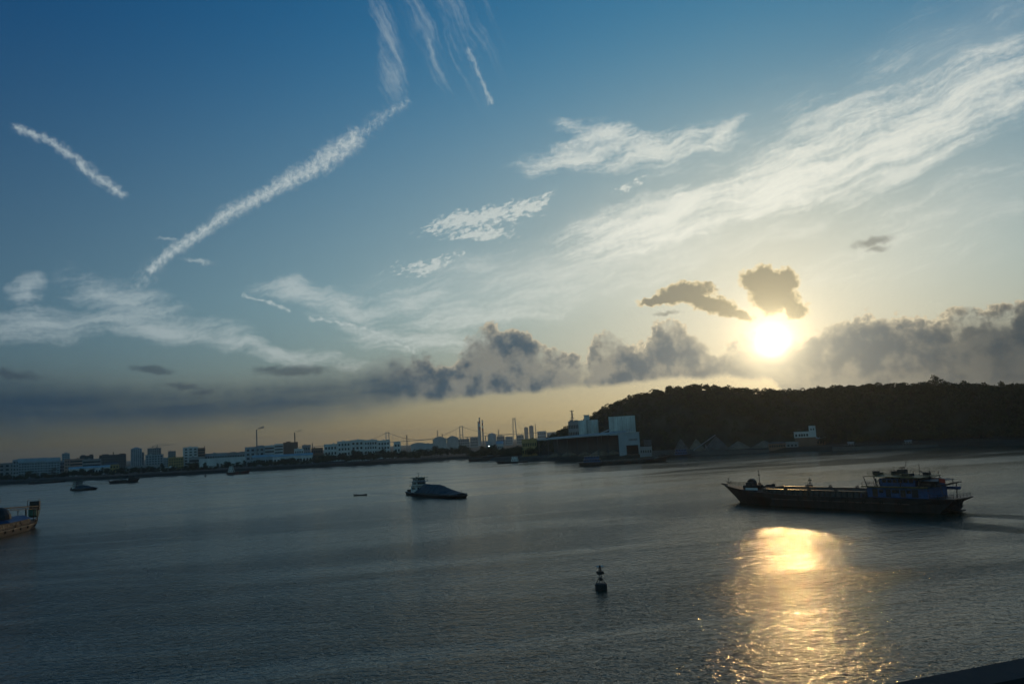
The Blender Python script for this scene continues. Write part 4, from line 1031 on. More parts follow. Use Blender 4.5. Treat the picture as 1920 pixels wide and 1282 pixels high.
# ---- left bank, from the left edge
block(-60, 24, 870, 1360, W_GREY, 'grey concrete block cut by the left edge of the picture', 4, 9)
block(24.5, 36, 862, 1380, W_PALE, 'narrow pale stair block between the grey block and the long terrace', 5, 2)
block(36, 60, 859, 1370, W_PALE, 'pale housing block with a shallow roof, left third of the long terrace', 6, 5, roof='gable')
block(60.5, 85, 858, 1372, W_PALE, 'pale housing block with a shallow roof, middle third of the long terrace', 6, 5, roof='gable')
block(85.5, 111, 857.5, 1374, W_PALE, 'pale housing block with a shallow roof, right third of the long terrace', 6, 5, roof='gable')
block(117, 130, 850, 1900, W_PALE, 'slim far tower block rising behind the end of the pale terrace', 9, 3, hut=[(0.3, 0.7, 2.5)])
block(112, 121, 864, 1400, W_PALE, 'low pale link building right of the terrace', 4, 2)
block(121.5, 131, 861, 1380, W_SALM, 'salmon end wall block with a strip of small windows', 5, 2)
block(131.5, 156, 860.5, 1390, W_SALM, 'salmon and white office block with window strips beside the salmon end wall', 5, 1, band=True)
block(156.5, 188, 861, 1400, W_GREY, 'long grey office block with window strips left of the dark flat-topped block', 4, 1, band=True)
block(151, 174, 854.5, 1700, W_DARK, 'dark stepped block rising behind the office rows', 7, 6, hut=[(0.1, 0.4, 2.5), (0.7, 0.95, 3.0)])
block(189, 234, 852.5, 1650, W_DARK, 'long dark flat-topped block with a thin roof mast', 6, 10, hut=[(0.1, 0.35, 2.2), (0.5, 0.54, 6.0), (0.75, 0.95, 2.0)])
block(134, 202, 873.5, 1330, W_WHITE, 'long low pale blue-roofed shed behind the riverside bushes', 1, 14, roof='gable', roofm=R_BLUE, name='shed', cat='shed')
block(196, 222, 866.5, 1420, W_OCHR, 'small dim house under trees left of the twin towers', 2, 5, roof='hip', roofm=R_DARK, name='house', cat='house')
block(246, 265, 838, 1850, W_PALE, 'tall tower block with a small pointed roof, left of the tower with the crane', 15, 5, roof='pyramid', roofm=W_PALE)
block(265.5, 270, 848, 1860, W_GREY, 'narrow lower wing on the right of the pointed tower block', 10, 1)
block(277.5, 301, 840, 1800, W_GREY, 'square dark tower under construction below the tower crane', 12, 6)
block(274, 305, 852.5, 1500, W_PALE, 'grid-windowed block in front of the tower with the crane', 6, 6)
block(306, 316, 858, 1500, W_PALE, 'short pale block tucked beside the grid-windowed block', 5, 3)
block(315.5, 329, 846, 1750, W_GREY, 'lone small grey tower right of the crane', 9, 4)
block(316.5, 343, 857.5, 1480, W_OCHR, 'low yellowish apartment row below the lone grey tower', 4, 6)
block(344, 371, 838.5, 1500, W_WHITE, 'tall white factory block with a dark pointed roof finial', 7, 3)
block(371.5, 384, 840, 1496, W_BRWN, 'brown banded end bay of the tall white factory block', 7, 1, band=True, plant=False)
block(355, 383, 857, 1440, W_GREY, 'lower grey annex in front of the tall white factory block', 2, 1, band=True)
block(238, 300, 873, 1380, W_GREY, 'row of low grey yards and sheds on the shore below the towers', 1, 9, name='shed', cat='shed')
block(300, 330, 876.5, 1310, W_WHITE, 'low white boathouse by the water below the yellowish row', 1, 6, name='shed', cat='shed')
block(384.5, 425, 850, 1520, W_PALE, 'two-storey pale workshop right of the tall white factory', 2, 9)
block(425.5, 459, 848.5, 1540, W_GREY, 'grey workshop with low roof huts left of the first chimney', 2, 7, hut=[(0.2, 0.5, 2), (0.7, 0.95, 1.5)])
block(376, 458, 858.5, 1400, W_WHITE, 'long blank white wall hall above the riverside trees', 0, 0, name='hall', cat='hall', plant=False)
block(460, 496, 838, 1420, W_PALE, 'pale power house at the foot of the taller chimney', 4, 4, hut=[(0.55, 0.95, 2.5)], rows_from=1)
block(496.5, 514, 835.5, 1440, W_WHITE, 'white banded office block, left of a pair beside the brown block', 5, 1, band=True)
block(514.5, 530.5, 832.5, 1440, W_WHITE, 'white banded office block, right of a pair beside the brown block', 6, 1, band=True)
block(531.5, 558, 829.5, 1460, W_BRWN, 'brown brick boiler house below the shorter chimney', 0, 0, hut=[(0.2, 0.5, 2.2)])
block(552, 569, 841.5, 1330, W_WHITE, 'small white three-storey house in front of the brown boiler house', 3, 4)
block(566.5, 582, 834.5, 1560, W_GREY, 'small grey block standing alone right of the boiler house', 3, 3)
block(584, 605, 840, 1600, W_BRWN, 'row of low brown houses between the small grey block and the white factory', 2, 6)
block(474, 512, 852.5, 1300, W_PALE, 'wide blue-roofed riverside shed, left of two', 1, 8, roof='gable', roofm=R_BLUE, name='shed', cat='shed')
block(513, 585, 850.5, 1290, W_WHITE, 'wide white riverside shed with a long gabled roof, right of two', 1, 12, roof='gable', roofm=R_BLUE, name='shed', cat='shed')
for k, (x0, x1, yt, fl, co, lab) in enumerate([(607.5, 632, 833, 3, 4, 'white factory wing, leftmost and lowest of the long white factory'), (632.5, 657, 827.5, 4, 4, 'white factory wing with tall dark window bays, second of the long white factory'),
        (657.5, 682, 825, 4, 3, 'white factory wing with a wide blank pier, third of the long white factory'), (682.5, 707, 825, 4, 5, 'white factory wing with a full grid of windows, fourth of the long white factory'),
        (707.5, 731, 826, 4, 4, 'white factory wing just below the suspension bridge tower'), (738, 751, 828.5, 3, 2, 'short separate white block at the right end of the long white factory')]):
    block(x0, x1, yt, 1330, W_WHITE, lab, fl, co, depth=22)
block(651, 683, 852, 1240, W_WHITE, 'low white kiosk row among the riverside trees', 1, 8, name='shed', cat='shed')
block(684, 694, 850.5, 1245, W_WHITE, 'small white hut right of the kiosk row', 1, 2, roof='gable', name='shed', cat='shed')
# ---- beyond the bend
block(770, 800, 829.5, 2400, R_GREY, 'low rounded grey shed left of the two domed sheds', 0, 0, roof='arch', name='shed', cat='shed')
block(811, 837, 818, 2300, R_GREY, 'domed grey shed, left of the pair in front of the bridge', 0, 0, roof='front', name='shed', cat='shed', depth=40)
block(837.5, 859, 816.5, 2310, R_GREY, 'domed grey shed, right of the pair in front of the bridge', 0, 0, roof='front', name='shed', cat='shed', depth=40)
block(778, 812, 832.5, 2000, W_PALE, 'low pale warehouse below the domed sheds', 0, 0, name='shed', cat='shed')
block(858, 880, 823, 2600, W_GREY, 'grey works block at the foot of the second bridge tower', 3, 5)
block(881, 896, 820, 2600, W_GREY, 'grey works block left of the striped chimneys', 3, 4)
block(931, 946, 817.5, 2700, W_GREY, 'hazy works block right of the domed tank', 3, 4)
block(947, 961, 818.5, 2700, W_PALE, 'hazy pale works block left of the cable-stayed bridge pylon', 3, 4)
block(968, 982, 815.5, 2700, W_GREY, 'hazy works block between the pylon and the twin high-rises', 3, 4)
block(982.5, 990, 801.5, 4200, W_GREY, 'distant high-rise tower, left of the twin pair', 16, 3, depth=25, hut=[(0.3, 0.7, 4)])
block(991.7, 1000, 798.5, 4200, W_GREY, 'distant high-rise tower, right of the twin pair', 17, 3, depth=25, hut=[(0.3, 0.7, 4)])
block(1007, 1024, 808.5, 3000, W_PALE, 'hazy pale block right of the twin high-rises', 3, 4)
block(1025, 1046, 811, 2800, W_GREY, 'hazy low works roofline left of the white hilltop plant', 2, 5)
# ---- domed tank
p, w, h, rz = frame(914, 930, 811.5, 2500)
e = empty('storage_tank', p, rz, 'pale storage tank with a low domed roof right of the striped chimneys', 'tank')
mb = MB(); mb.lathe([(w/2, -2), (w/2, h*0.82)], 28); mb.build('shell', W_PALE, e)
mb = MB(); mb.lathe([(w/2+0.3, h*0.82), (w*0.4, h*0.92), (w*0.2, h*0.98), (0.2, h)], 28); mb.build('roof', R_GREY, e, smooth=True)

# ---- chimneys
def chimney(px, ytop, r, wpx, label, stripes=False, smoke=None, m=None, zb=GROUND):
    p, w, h, rz = frame(px-wpx/2, px+wpx/2, ytop, r, zb=zb)
    e = empty('chimney', p, rz, label, 'chimney')
    n = 9; f = lambda t_: w*0.5*(1.45-0.45*t_)
    if stripes:
        for k in range(n):
            t0, t1 = k/n, (k+1)/n
            mb = MB(); mb.lathe([(f(t0), h*t0-(2 if k == 0 else 0)), (f(t1), h*t1-0.01)], 12); mb.build('stack_band', (W_GREY if t0 < 0.55 else (C_RED if k % 2 else C_WHT)), e)
    else:
        mb = MB(); mb.lathe([(f(0), -2), (f(0.5), h*0.5), (f(1), h)], 12); mb.build('stack', m or W_GREY, e)
    mb = MB(); mb.lathe([(f(1)*1.18, h*0.985), (f(1)*1.18, h+0.4)], 12); mb.build('rim', R_DARK, e)
    return p, h, w
def smoke_plume(p, h, label, dx, dz, n=9, thin=1.0, bend=0.0):
    mb = MB()
    rr = random.Random(int(h*10)); rings = []
    for k in range(n+1):
        t_ = k/n; c = Vector((dx*t_, 0, h+0.6+dz*(t_**0.55)+bend*sin(t_*7)*0.6)); rad = (0.7+2.6*t_**0.8)*thin*(1 if k < n else 0.2)
        rings.append([(c.x+rad*0.15*cos(2*pi*i/9), c.y+rad*cos(2*pi*i/9), c.z+rad*sin(2*pi*i/9)*0.8) for i in range(9)])
    mb.loft(rings)
    m = bpy.data.materials.new('smoke'); m.use_nodes = True; nt = m.node_tree; nt.nodes.clear()
    vo = nt.nodes.new('ShaderNodeVolumePrincipled'); vo.inputs['Color'].default_value = (0.55, 0.6, 0.65, 1); vo.inputs['Density'].default_value = 0.28
    ou = nt.nodes.new('ShaderNodeOutputMaterial'); nt.links.new(vo.outputs[0], ou.inputs['Volume'])
    o = mb.build('smoke_plume', m, smooth=True); o.location = p; o.rotation_euler = (0, 0, -atan2(p.x, p.y))
    return tag(o, label, 'smoke', kind='stuff')
p, h, w = chimney(481, 806, 1410, 2.0, 'tall thin smoking chimney rising from the pale power house', m=W_GREY)
smoke_plume(p, h, 'thin grey smoke blowing right from the taller left chimney', 13, 4.2)
p, h, w = chimney(552.5, 811, 1475, 1.9, 'shorter smoking chimney on the brown boiler house', m=W_DARK)
smoke_plume(p, h, 'dark wisp of smoke blowing right from the shorter chimney', 13, 4.0, thin=0.55, bend=1.5)
chimney(898.8, 782.5, 3200, 2.4, 'tallest red and white striped chimney, left of the distant pair', True)
chimney(896.6, 790.5, 3100, 2.6, 'plain grey chimney standing close in front of the tallest striped one', m=W_PALE)
chimney(904.2, 787.5, 3300, 2.2, 'thin red and white striped chimney, right of the distant pair', True)

# ---- tower crane
p, w, h, rz = frame(294, 296, 833, 1800)
e = empty('tower_crane', p, rz, 'tower crane with a long jib above the dark unfinished tower', 'crane')
mb = MB()
for sx in (-0.7, 0.7):
    for sy in (-0.7, 0.7): mb.bar((sx, sy, -1), (sx, sy, h), 0.16)
k = 0
while k*3 < h-3:
    mb.bar((-0.7, -0.7, k*3), (0.7, -0.7, k*3+3), 0.10).bar((0.7, 0.7, k*3), (-0.7, 0.7, k*3+3), 0.10); k += 1
mb.build('mast', STEELW, e)
mb = MB(); mb.bar((-10, 0, h-4), (34, 0, h-1.5), 0.35).bar((0, 0, h-3), (0, 0, h+1), 0.3).bar((0, 0, h+1), (26, 0, h-1.8), 0.08).bar((0, 0, h+1), (-9, 0, h-3.7), 0.08); mb.build('jib', STEELW, e)
mb = MB(); mb.box(-11, -8, -0.8, 0.8, h-6, h-3.6); mb.build('counterweight', W_GREY, e)
# ---- roof finial of the tall white block
p, w, h, rz = frame(379.5, 382.5, 834.5, 1505)
e = empty('roof_spire', (p.x, p.y+6, 0), rz, 'dark pointed turret on the brown end bay of the tall white factory', 'turret')
mb = MB(); mb.lathe([(1.3, h-9), (1.3, h-5.5), (1.6, h-5.4), (0.1, h+4)], 8); mb.build('spire', R_DARK, e)
mb = MB(); mb.box(-0.9, 0.9, -0.9, 0.9, 0, h-8.9); mb.build('shaft', W_BRWN, e)

# ---- suspension bridge far off
def deck_pt(px, py, r): return at_depth(px, py, r)
B1, B2 = (726.2, 810, 6000), (864.3, 798.5, 6000)
e = empty('suspension_bridge', (0, 0, 0), 0, 'distant suspension bridge with two portal towers and hanging cables', 'bridge')
tw = []
for px, py, r in (B1, B2):
    t_ = at_depth(px, py, r); tw.append(t_)
    rz = -atan2(t_.x, t_.y); mb = MB(); hw = 10.5; c_, s_ = cos(rz), sin(rz)
    def loc(x, y, z): return (t_.x+c_*x-s_*y, t_.y+s_*x+c_*y, z)
    for sx in (-1, 1): mb.bar(loc(sx*hw*1.12, 0, -4), loc(sx*hw, 0, t_.z), 3.0)
    for z in (0.97, 0.52): mb.bar(loc(-hw, 0, t_.z*z), loc(hw, 0, t_.z*z), 2.0, 2.6)
    mb.build('tower', W_GREY, e)
dl = [(560, 838.5), (640, 834), (700, 830.5), (757, 827), (864, 819.8), (940, 815.3), (1000, 811.5), (1060, 808.5), (1130, 805)]
dp = [at_depth(x, y, 6000) for x, y in dl]
mb = MB()
for a_, b_ in zip(dp, dp[1:]): mb.bar(a_, b_, 9.0, 1.9)
mb.build('deck', W_GREY, e)
def sag(a_, b_, dz, n=14):
    return [a_.lerp(b_, k/n)-Vector((0, 0, dz*4*(k/n)*(1-k/n))) for k in range(n+1)]
t1, t2 = tw
z_mid = (at_depth(795, 824.5, 6000)).z
span = sag(t1, t2, (t1.z+t2.z)/2 - z_mid - 3)
sideL = sag(t1, at_depth(640, 833, 6000), 25); sideR = sag(t2, at_depth(960, 813, 6000), 25)
for cab in (span, sideL, sideR):
    mb = MB(); mb.tube([tuple(q) for q in cab], 1.25, 5); mb.build('cable', W_DARK, e)
for k in range(1, 14):
    q = span[k]; fx = k/14; d0 = at_depth(726.2, 829, 6000).lerp(at_depth(864.3, 819.8, 6000), fx)
    mb = MB(); mb.bar((q.x, q.y, d0.z), q, 0.5); mb.build('hanger', STEELW, e)
for k, px in enumerate((876, 886, 896, 910, 925, 940)):
    q = at_depth(px, 819-(px-864)*0.062, 6000); mb = MB(); mb.bar((q.x, q.y, -3), (q.x, q.y, q.z-1), 4.0); mb.build('pier', W_GREY, e)
# ---- cable-stayed bridge pylon further right
t_ = at_depth(963.5, 783, 6300); rz = -atan2(t_.x, t_.y); c_, s_ = cos(rz), sin(rz)
e = empty('cable_stayed_bridge', (0, 0, 0), 0, 'tall twin-legged bridge pylon with faint stay cables right of the chimneys', 'bridge')
mb = MB()
for sx in (-1, 1): mb.bar((t_.x+sx*c_*15, t_.y+sx*s_*15, -3), (t_.x+sx*c_*7.5, t_.y+sx*s_*7.5, t_.z), 3.6)
mb.bar((t_.x-c_*8, t_.y-s_*8, t_.z*0.93), (t_.x+c_*8, t_.y+s_*8, t_.z*0.93), 2.0, 2.5).bar((t_.x-c_*14, t_.y-s_*14, t_.z*0.40), (t_.x+c_*14, t_.y+s_*14, t_.z*0.40), 2.0, 2.5)
mb.build('pylon', W_GREY, e)
d0 = at_depth(963.5, 813.5, 6300)
for k in range(1, 7):
    for sg in (-1, 1):
        q = at_depth(963.5+sg*k*9, 813.5-sg*k*0.5, 6300); mb = MB(); mb.bar((t_.x, t_.y, t_.z*(0.98-0.06*(6-k))), q, 0.32); mb.build('stay_cable', STEELW, e)
# ---- power poles and masts on the skyline
def lattice(px, ytop, r, label, name='power_pylon', cat='pylon', base=3.0, arms=True, zb=GROUND, group=None):
    p, w, h, rz = frame(px-1, px+1, ytop, r, zb=zb)
    e = empty(name, p, rz, label, cat, group); mb = MB(); b = base; n = 6
    for sx in (-1, 1):
        for sy in (-1, 1): mb.bar((sx*b, sy*b, -1), (sx*b*0.12, sy*b*0.12, h), 0.22+0.0001*r)
    for k in range(n):
        z0_, z1_ = h*k/n, h*(k+1)/n; f0, f1 = b*(1-0.88*k/n), b*(1-0.88*(k+1)/n)
        mb.bar((-f0, -f0, z0_), (f1, -f1, z1_), 0.14).bar((f0, -f0, z0_), (-f1, -f1, z1_), 0.14)
    mb.build('frame', STEELW, e)
    if arms:
        for z in (0.72, 0.85, 0.97):
            mb = MB(); mb.bar((-b*1.5, 0, h*z), (b*1.5, 0, h*z), 0.28); mb.build('cross_arm', STEELW, e)
    return e
lattice(762.5, 815, 2500, 'power pylon on the skyline just right of the white factory')
lattice(820, 806, 3400, 'thin power pylon above the left domed shed')
lattice(829, 813, 3000, 'short power pylon between the domed sheds')
lattice(934.5, 805, 3000, 'power pylon on the skyline between the tank and the cable-stayed pylon')
lattice(1003.5, 794, 3600, 'tall thin mast right of the twin high-rises', arms=False, name='radio_mast', cat='mast')
lattice(585.5, 830, 1800, 'thin pole rising behind the small grey block', arms=False, name='radio_mast', cat='mast', base=1.2)

# ------------------------------------------------------------------ works on the right bank
# silo group
def silo_group():
    p, w, h, rz = frame(1084, 1121, 787, 895)
    e = empty('silo_block', p, rz, 'tall pale blue silo block with a raised head house, left of the second silo block', 'silo')
    mb = MB(); mb.box(-w/2, -w*0.10, 0, 14, -1, h); mb.build('bin_house', W_TILE, e)
    for k in range(3):
        mb = MB(); mb.lathe([(w*0.10, -1), (w*0.10, h-0.2)], 16, (-w*0.10+w*0.10+k*w*0.2, 4.2, 0)); mb.build('silo', W_TILE, e, smooth=False)
    mb = MB(); mb.box(-w*0.095, w*0.5, 3, 14, -1, h-0.6); mb.build('rear_bin', W_TILE, e)
    mb = MB(); mb.box(-w*0.20, w*0.08, 2, 9, h, h+5.4); hh = mb.build('head_house', W_TILE, e)
    mb = MB(); mb.box(-w*0.23, w*0.11, 1.6, 9.4, h+5.4, h+5.7); mb.build('roof', R_GREY, hh)
    for k in range(6):
        mb = MB(); mb.box(-w/2+1.0+k*3.0, -w/2+1.12+k*3.0, -0.05, 0.02, 0, h); mb.build('cladding_seam', R_DARK, e) if -w/2+1+k*3 < -w*0.1-0.5 else None
silo_group()
def mixing_plant():
    p, w, h, rz = frame(1141, 1190, 780, 865, yaw=0.03)
    e = empty('silo_block', p, rz, 'wide pale clad silo block, right of the two silo blocks under the hill', 'silo')
    mb = MB(); mb.box(-w/2, w/2, 0, 14, h*0.42, h); sh = mb.build('bin_house', W_TILE, e)
    nb = 6
    for k in range(1, nb):
        mb = MB(); mb.box(-w/2+w*k/nb-0.09, -w/2+w*k/nb+0.09, -0.07, 0.03, h*0.42, h); mb.build('cladding_seam', R_DARK, sh)
    for f in (-0.42, 0.0, 0.42):
        for y_ in (1, 13):
            mb = MB(); mb.bar((w*f, y_, -1), (w*f, y_, h*0.43), 0.7); mb.build('column', W_GREY, e)
    for f in (-0.32, -0.08, 0.16, 0.38):
        mb = MB(); mb.lathe([(0.5, h*0.22), (2.6, h*0.42)], 10, (w*f, 6, 0)); mb.build('hopper', STEELW, e)
    mb = MB(); mb.box(-w*0.42, -w*0.1, -0.1, 0.1, h*0.55, h*0.60); mb.build('walkway', STEELW, e)
    for k, (f0, f1, z0_) in enumerate(((0.12, 0.3, 0.62), (0.2, 0.45, 0.5), (0.05, 0.2, 0.46))):
        mb = MB(); mb.box(w*f0, w*f1, -1.2, -0.1, h*z0_, h*z0_+0.5); mb.build('gallery', STEELW, e)
    mb = MB(); mb.bar((w*0.1, -1.0, h*0.30), (w*0.30, -1.0, h*0.66), 0.6); mb.build('stair', R_GREY, e)
mixing_plant()
p, w, h, rz = frame(1159, 1198, 811, 800, yaw=0.02)
e = empty('loading_hall', p, rz, 'white loading hall with a dark open bay in front of the right silo block', 'hall')
mb = MB(); mb.box(-w/2, -w*0.15, 0, 16, -1, h).box(-w*0.148, w/2, 0.02, 16, h*0.42, h-0.02).box(w*0.42, w/2-0.02, 0.05, 16, -1, h*0.418); mb.build('wall', W_PALE, e)
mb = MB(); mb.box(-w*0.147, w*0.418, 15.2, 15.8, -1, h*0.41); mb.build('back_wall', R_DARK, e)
mb = MB(); mb.box(-w/2-0.6, w/2+0.6, -0.6, 16.6, h, h+0.4); mb.build('roof', R_GREY, e)
mb = MB(); mb.box(-w*0.02, w*0.4, -0.06, 0.01, h*0.62, h*0.72); mb.build('dark_fascia_strip', STEELW, e)
# long sloping canopy over the stockyard
a_ = at_depth(1008, 824, 885); b_ = at_depth(1160, 812, 806)
cx = (a_+b_)/2; rz = atan2(b_.y-a_.y, b_.x-a_.x); Lc = (Vector((b_.x, b_.y, 0))-Vector((a_.x, a_.y, 0))).length
e = empty('stockyard_canopy', (cx.x, cx.y, GROUND), rz, 'long thin pale canopy roof sloping over the dark riverside stockyard', 'canopy')
za, zb_ = a_.z-GROUND, b_.z-GROUND
mb = MB(); mb.slab([(-Lc/2, 0, za-0.5), (Lc/2, 0, zb_-0.5), (Lc/2, 26, zb_+2.0), (-Lc/2, 26, za+1.2)], [(-Lc/2, 0, za), (Lc/2, 0, zb_), (Lc/2, 26, zb_+2.5), (-Lc/2, 26, za+1.7)]); mb.build('roof', R_GREY, e)
mb = MB(); mb.slab([(-Lc/2, -0.12, za-1.1), (Lc/2, -0.12, zb_-1.1), (Lc/2, -0.12, zb_+0.05), (-Lc/2, -0.12, za+0.05)], [(-Lc/2, -0.02, za-1.1), (Lc/2, -0.02, zb_-1.1), (Lc/2, -0.02, zb_+0.05), (-Lc/2, -0.02, za+0.05)]); mb.build('fascia', R_GREY, e)
for k in range(9):
    x_ = -Lc/2+1+(Lc-2)*k/8; mb = MB(); mb.bar((x_, 0.6, -1.5), (x_, 0.6, za+(zb_-za)*k/8-0.5), 0.22); mb.build('post', R_DARK, e)
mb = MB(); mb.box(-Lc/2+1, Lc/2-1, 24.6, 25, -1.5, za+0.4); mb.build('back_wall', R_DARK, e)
for k, (fx, hh, ww) in enumerate(((-0.36, 4.6, 9), (-0.18, 5.6, 11), (0.02, 4.4, 9), (0.20, 6.2, 12), (0.36, 5.0, 9))):
    q = Matrix.Rotation(rz, 3, 'Z') @ Vector((Lc*fx, 10, 0)); mb = MB(); rr = random.Random(k+40)
    mb.loft([[(ww*f*(1+rr.uniform(-0.06, 0.06))*cos(2*pi*i/14), ww*0.7*f*(1+rr.uniform(-0.06, 0.06))*sin(2*pi*i/14), hh*t_-(0.6 if t_ == 0 else 0)) for i in range(14)] for t_, f in ((0, 1.0), (0.4, 0.6), (0.8, 0.22), (1.0, 0.03))])
    o = mb.build('sand_heap', SAND, smooth=True); o.location = (cx.x+q.x, cx.y+q.y, GROUND)
    tag(o, ('shadowed sand heap at the left end under the long canopy', 'shadowed sand heap second from the left under the long canopy', 'shadowed sand heap in the middle under the long canopy', 'tallest shadowed sand heap under the long canopy', 'shadowed sand heap beside the loading hall under the long canopy')[k], 'sand heap')
# conveyor up to the silo block
a_ = at_depth(1122, 813, 850); b_ = at_depth(1143, 803, 862)
e = empty('conveyor', (a_.x, a_.y, a_.z-1), 0, 'inclined conveyor climbing from the canopy roof to the right silo block', 'conveyor')
mb = MB(); mb.bar((0, 0, 0.6), tuple(b_-a_), 0.7, 0.5); mb.build('belt_gallery', R_GREY, e)
mb = MB(); mb.bar((3, 0, -8), (3, 0, 1), 0.3); mb.build('trestle', STEELW, e)
# hilltop plant with mast
block(1065, 1085, 790.5, 980, W_GREY, 'pale plant building with rounded tanks on the knoll beneath the mast', 2, 6, zb=22, hut=[(0.15, 0.45, 2.5), (0.55, 0.9, 2.0)])
lattice(1072, 769, 985, 'red and white lattice mast on the knoll beside the silos', arms=True, name='radio_mast', cat='mast', base=1.8, zb=22)
block(978, 1006, 824, 960, W_OCHR, 'ochre warehouse left of the long canopy, half hidden by trees', 2, 8, roof='flat')
block(911.5, 923, 828.5, 1080, W_PALE, 'small pale blue pump house by the trees at the point', 2, 3)
block(931, 943, 826.5, 1090, W_WHITE, 'small white house with a bright blue roof at the point', 2, 3, roof='gable', roofm=R_BLUE, name='house', cat='house')
# bright lamp by the pump house
p = at_depth(916.8, 836.3, 1068)
e = empty('yard_lamp', (p.x, p.y, GROUND), 0, 'small bright white yard lamp lit beside the pale pump house', 'lamp')
mb = MB(); mb.bar((0, 0, -1), (0, 0, p.z-GROUND), 0.09); mb.build('post', STEELW, e)
ml = bpy.data.materials.new('lamp_glow'); ml.use_nodes = True; b = ml.node_tree.nodes['Principled BSDF']; b.inputs['Emission Color'].default_value = (0.85, 0.95, 1, 1); b.inputs['Emission Strength'].default_value = 9
mb = MB(); mb.lathe([(0.15, -0.3), (0.45, -0.1), (0.45, 0.35), (0.1, 0.5)], 8, (0, 0, p.z-GROUND)); mb.build('lamp_head', ml, e)
# sand heaps, wall and small houses along the quay
def heap(px, ytop, wpx, r, label, m=SAND):
    p, w, h, rz = frame(px-wpx/2, px+wpx/2, ytop, r, zb=3.0)
    rr = random.Random(int(px)); mb = MB(); rings = []
    for t_, f in ((0, 1.0), (0.25, 0.76), (0.55, 0.47), (0.85, 0.18), (1.0, 0.02)):
        rings.append([(w/2*f*(1+rr.uniform(-0.05, 0.05))*cos(2*pi*i/18), w/2*f*(1+rr.uniform(-0.05, 0.05))*sin(2*pi*i/18), h*t_-(0.8 if t_ == 0 else 0)) for i in range(18)])
    mb.loft(rings); o = mb.build('sand_heap', m, smooth=True); o.location = p; o.rotation_euler = (0, 0, rz)
    return tag(o, label, 'sand heap', 'sand heaps on the right quay')
GRAV = mat('grey_gravel', (0.095, 0.092, 0.088), 0.95, var=0.25, scale=0.3, bump=0.3)
heap(1276, 822.5, 34, 815, 'grey gravel cone, leftmost of the heaps on the quay', GRAV)
heap(1305, 822.5, 36, 812, 'sandy cone just left of the tallest heap')
heap(1342, 817.5, 50, 808, 'tallest gravel cone, with a conveyor boom up its left side', GRAV)
heap(1384, 826.5, 50, 800, 'low wide sand heap right of the tallest cone')
heap(1432, 825.5, 56, 788, 'broad low sand heap left of the small windowed houses')
a_ = at_depth(1299, 838, 792); b_ = at_depth(1341, 816.5, 806)
e = empty('stacker_conveyor', (a_.x, a_.y, 3.4), 0, 'thin conveyor boom leaning up to the tip of the tallest gravel cone', 'conveyor')
mb = MB(); mb.bar((0, 0, 1.0), tuple(b_-Vector((a_.x, a_.y, 3.4))+Vector((0, 0, 0.6))), 0.5, 0.35); mb.build('boom', STEELW, e)
q = (b_-a_)*0.55; mb = MB(); mb.bar((q.x, q.y, -0.5), (q.x, q.y, q.z+0.6), 0.25).bar((q.x+2.5, q.y, -0.5), (q.x, q.y, q.z+0.6), 0.25); mb.build('trestle', STEELW, e)
def long_wall(xa, xb, ytop, ra, rb, label, m, th=0.6, name='quay_wall', cat='wall'):
    a_ = at_depth(xa, ytop[0], ra); b_ = at_depth(xb, ytop[1], rb); L_ = (Vector((b_.x-a_.x, b_.y-a_.y, 0))).length
    e = empty(name, ((a_.x+b_.x)/2, (a_.y+b_.y)/2, 0), atan2(b_.y-a_.y, b_.x-a_.x), label, cat); n = max(3, int(L_/9))
    for k in range(n):
        x0_ = -L_/2+L_*k/n; mb = MB(); z0_ = a_.z+(b_.z-a_.z)*k/n
        mb.box(x0_+0.04, x0_+L_/n-0.04, 0, th, -0.5, z0_+(0.12 if k % 2 else 0)); mb.build('panel', m, e)
    return e
long_wall(1222, 1300, (845, 842.5), 778, 784, 'low dim retaining wall below the leftmost gravel cones', W_DARK)
long_wall(1300, 1442, (846, 842.5), 781, 752, 'long dark quay wall below the sand heaps', W_DARK)
block(1199, 1222, 839, 785, W_GREY, 'low pale green shed between the loading hall and the retaining wall', 1, 5, zb=3.2, name='shed', cat='shed')
block(1207, 1221, 826, 810, R_DARK, 'small dark kiosk with a pale flat roof right of the loading hall', 1, 3, zb=3.2, name='shed', cat='shed', roofm=R_GREY)
block(1441, 1472, 828.5, 752, W_BRWN, 'low brown house with a row of small windows beside the white lookout building', 1, 7, zb=3.2, roof='hip', roofm=R_DARK, name='house', cat='house')
block(1473.5, 1496, 830, 750, W_GREY, 'low grey house with three windows, next to the white lookout building', 1, 3, zb=3.2, name='house', cat='house', plant=False)
p, w, h, rz = frame(1489, 1516, 809.5, 756, zb=3.2)
e = empty('lookout_building', p, rz, 'white two-level lookout building with a square tower at the foot of the hill', 'building')
mb = MB(); mb.box(-w/2, w/2, 0, 8, h*0.62, h); up = mb.build('upper_wall', W_WHITE, e)
mb = MB(); mb.box(-w/2+0.3, w/2+5.6, 1, 8, -1, h*0.618); mb.build('base_wall', W_BRWN, e)
mb = MB(); mb.box(w/2+0.02, w/2+6.0, -0.3, 6, h*0.62, h+5.2); twr = mb.build('tower', W_WHITE, e)
windows(twr, [w/2+2.0, w/2+4.2], -0.36, h+1.2, 1.1, 1.6, m=G_WIN)
windows(up, [-w*0.36, -w*0.14, w*0.02, w*0.18, w*0.36], -0.06, h*0.70, w*0.12, h*0.16, m=G_WIN)
mb = MB(); mb.box(-w/2-0.4, w/2-0.02, -0.4, 8.4, h, h+0.3); mb.build('roof', R_GREY, up)
rail(e, [(-w*0.25, 1, h+0.3), (-w*0.05, 1, h+0.3)], 2.4, 1.6, 0.08, STEELW)
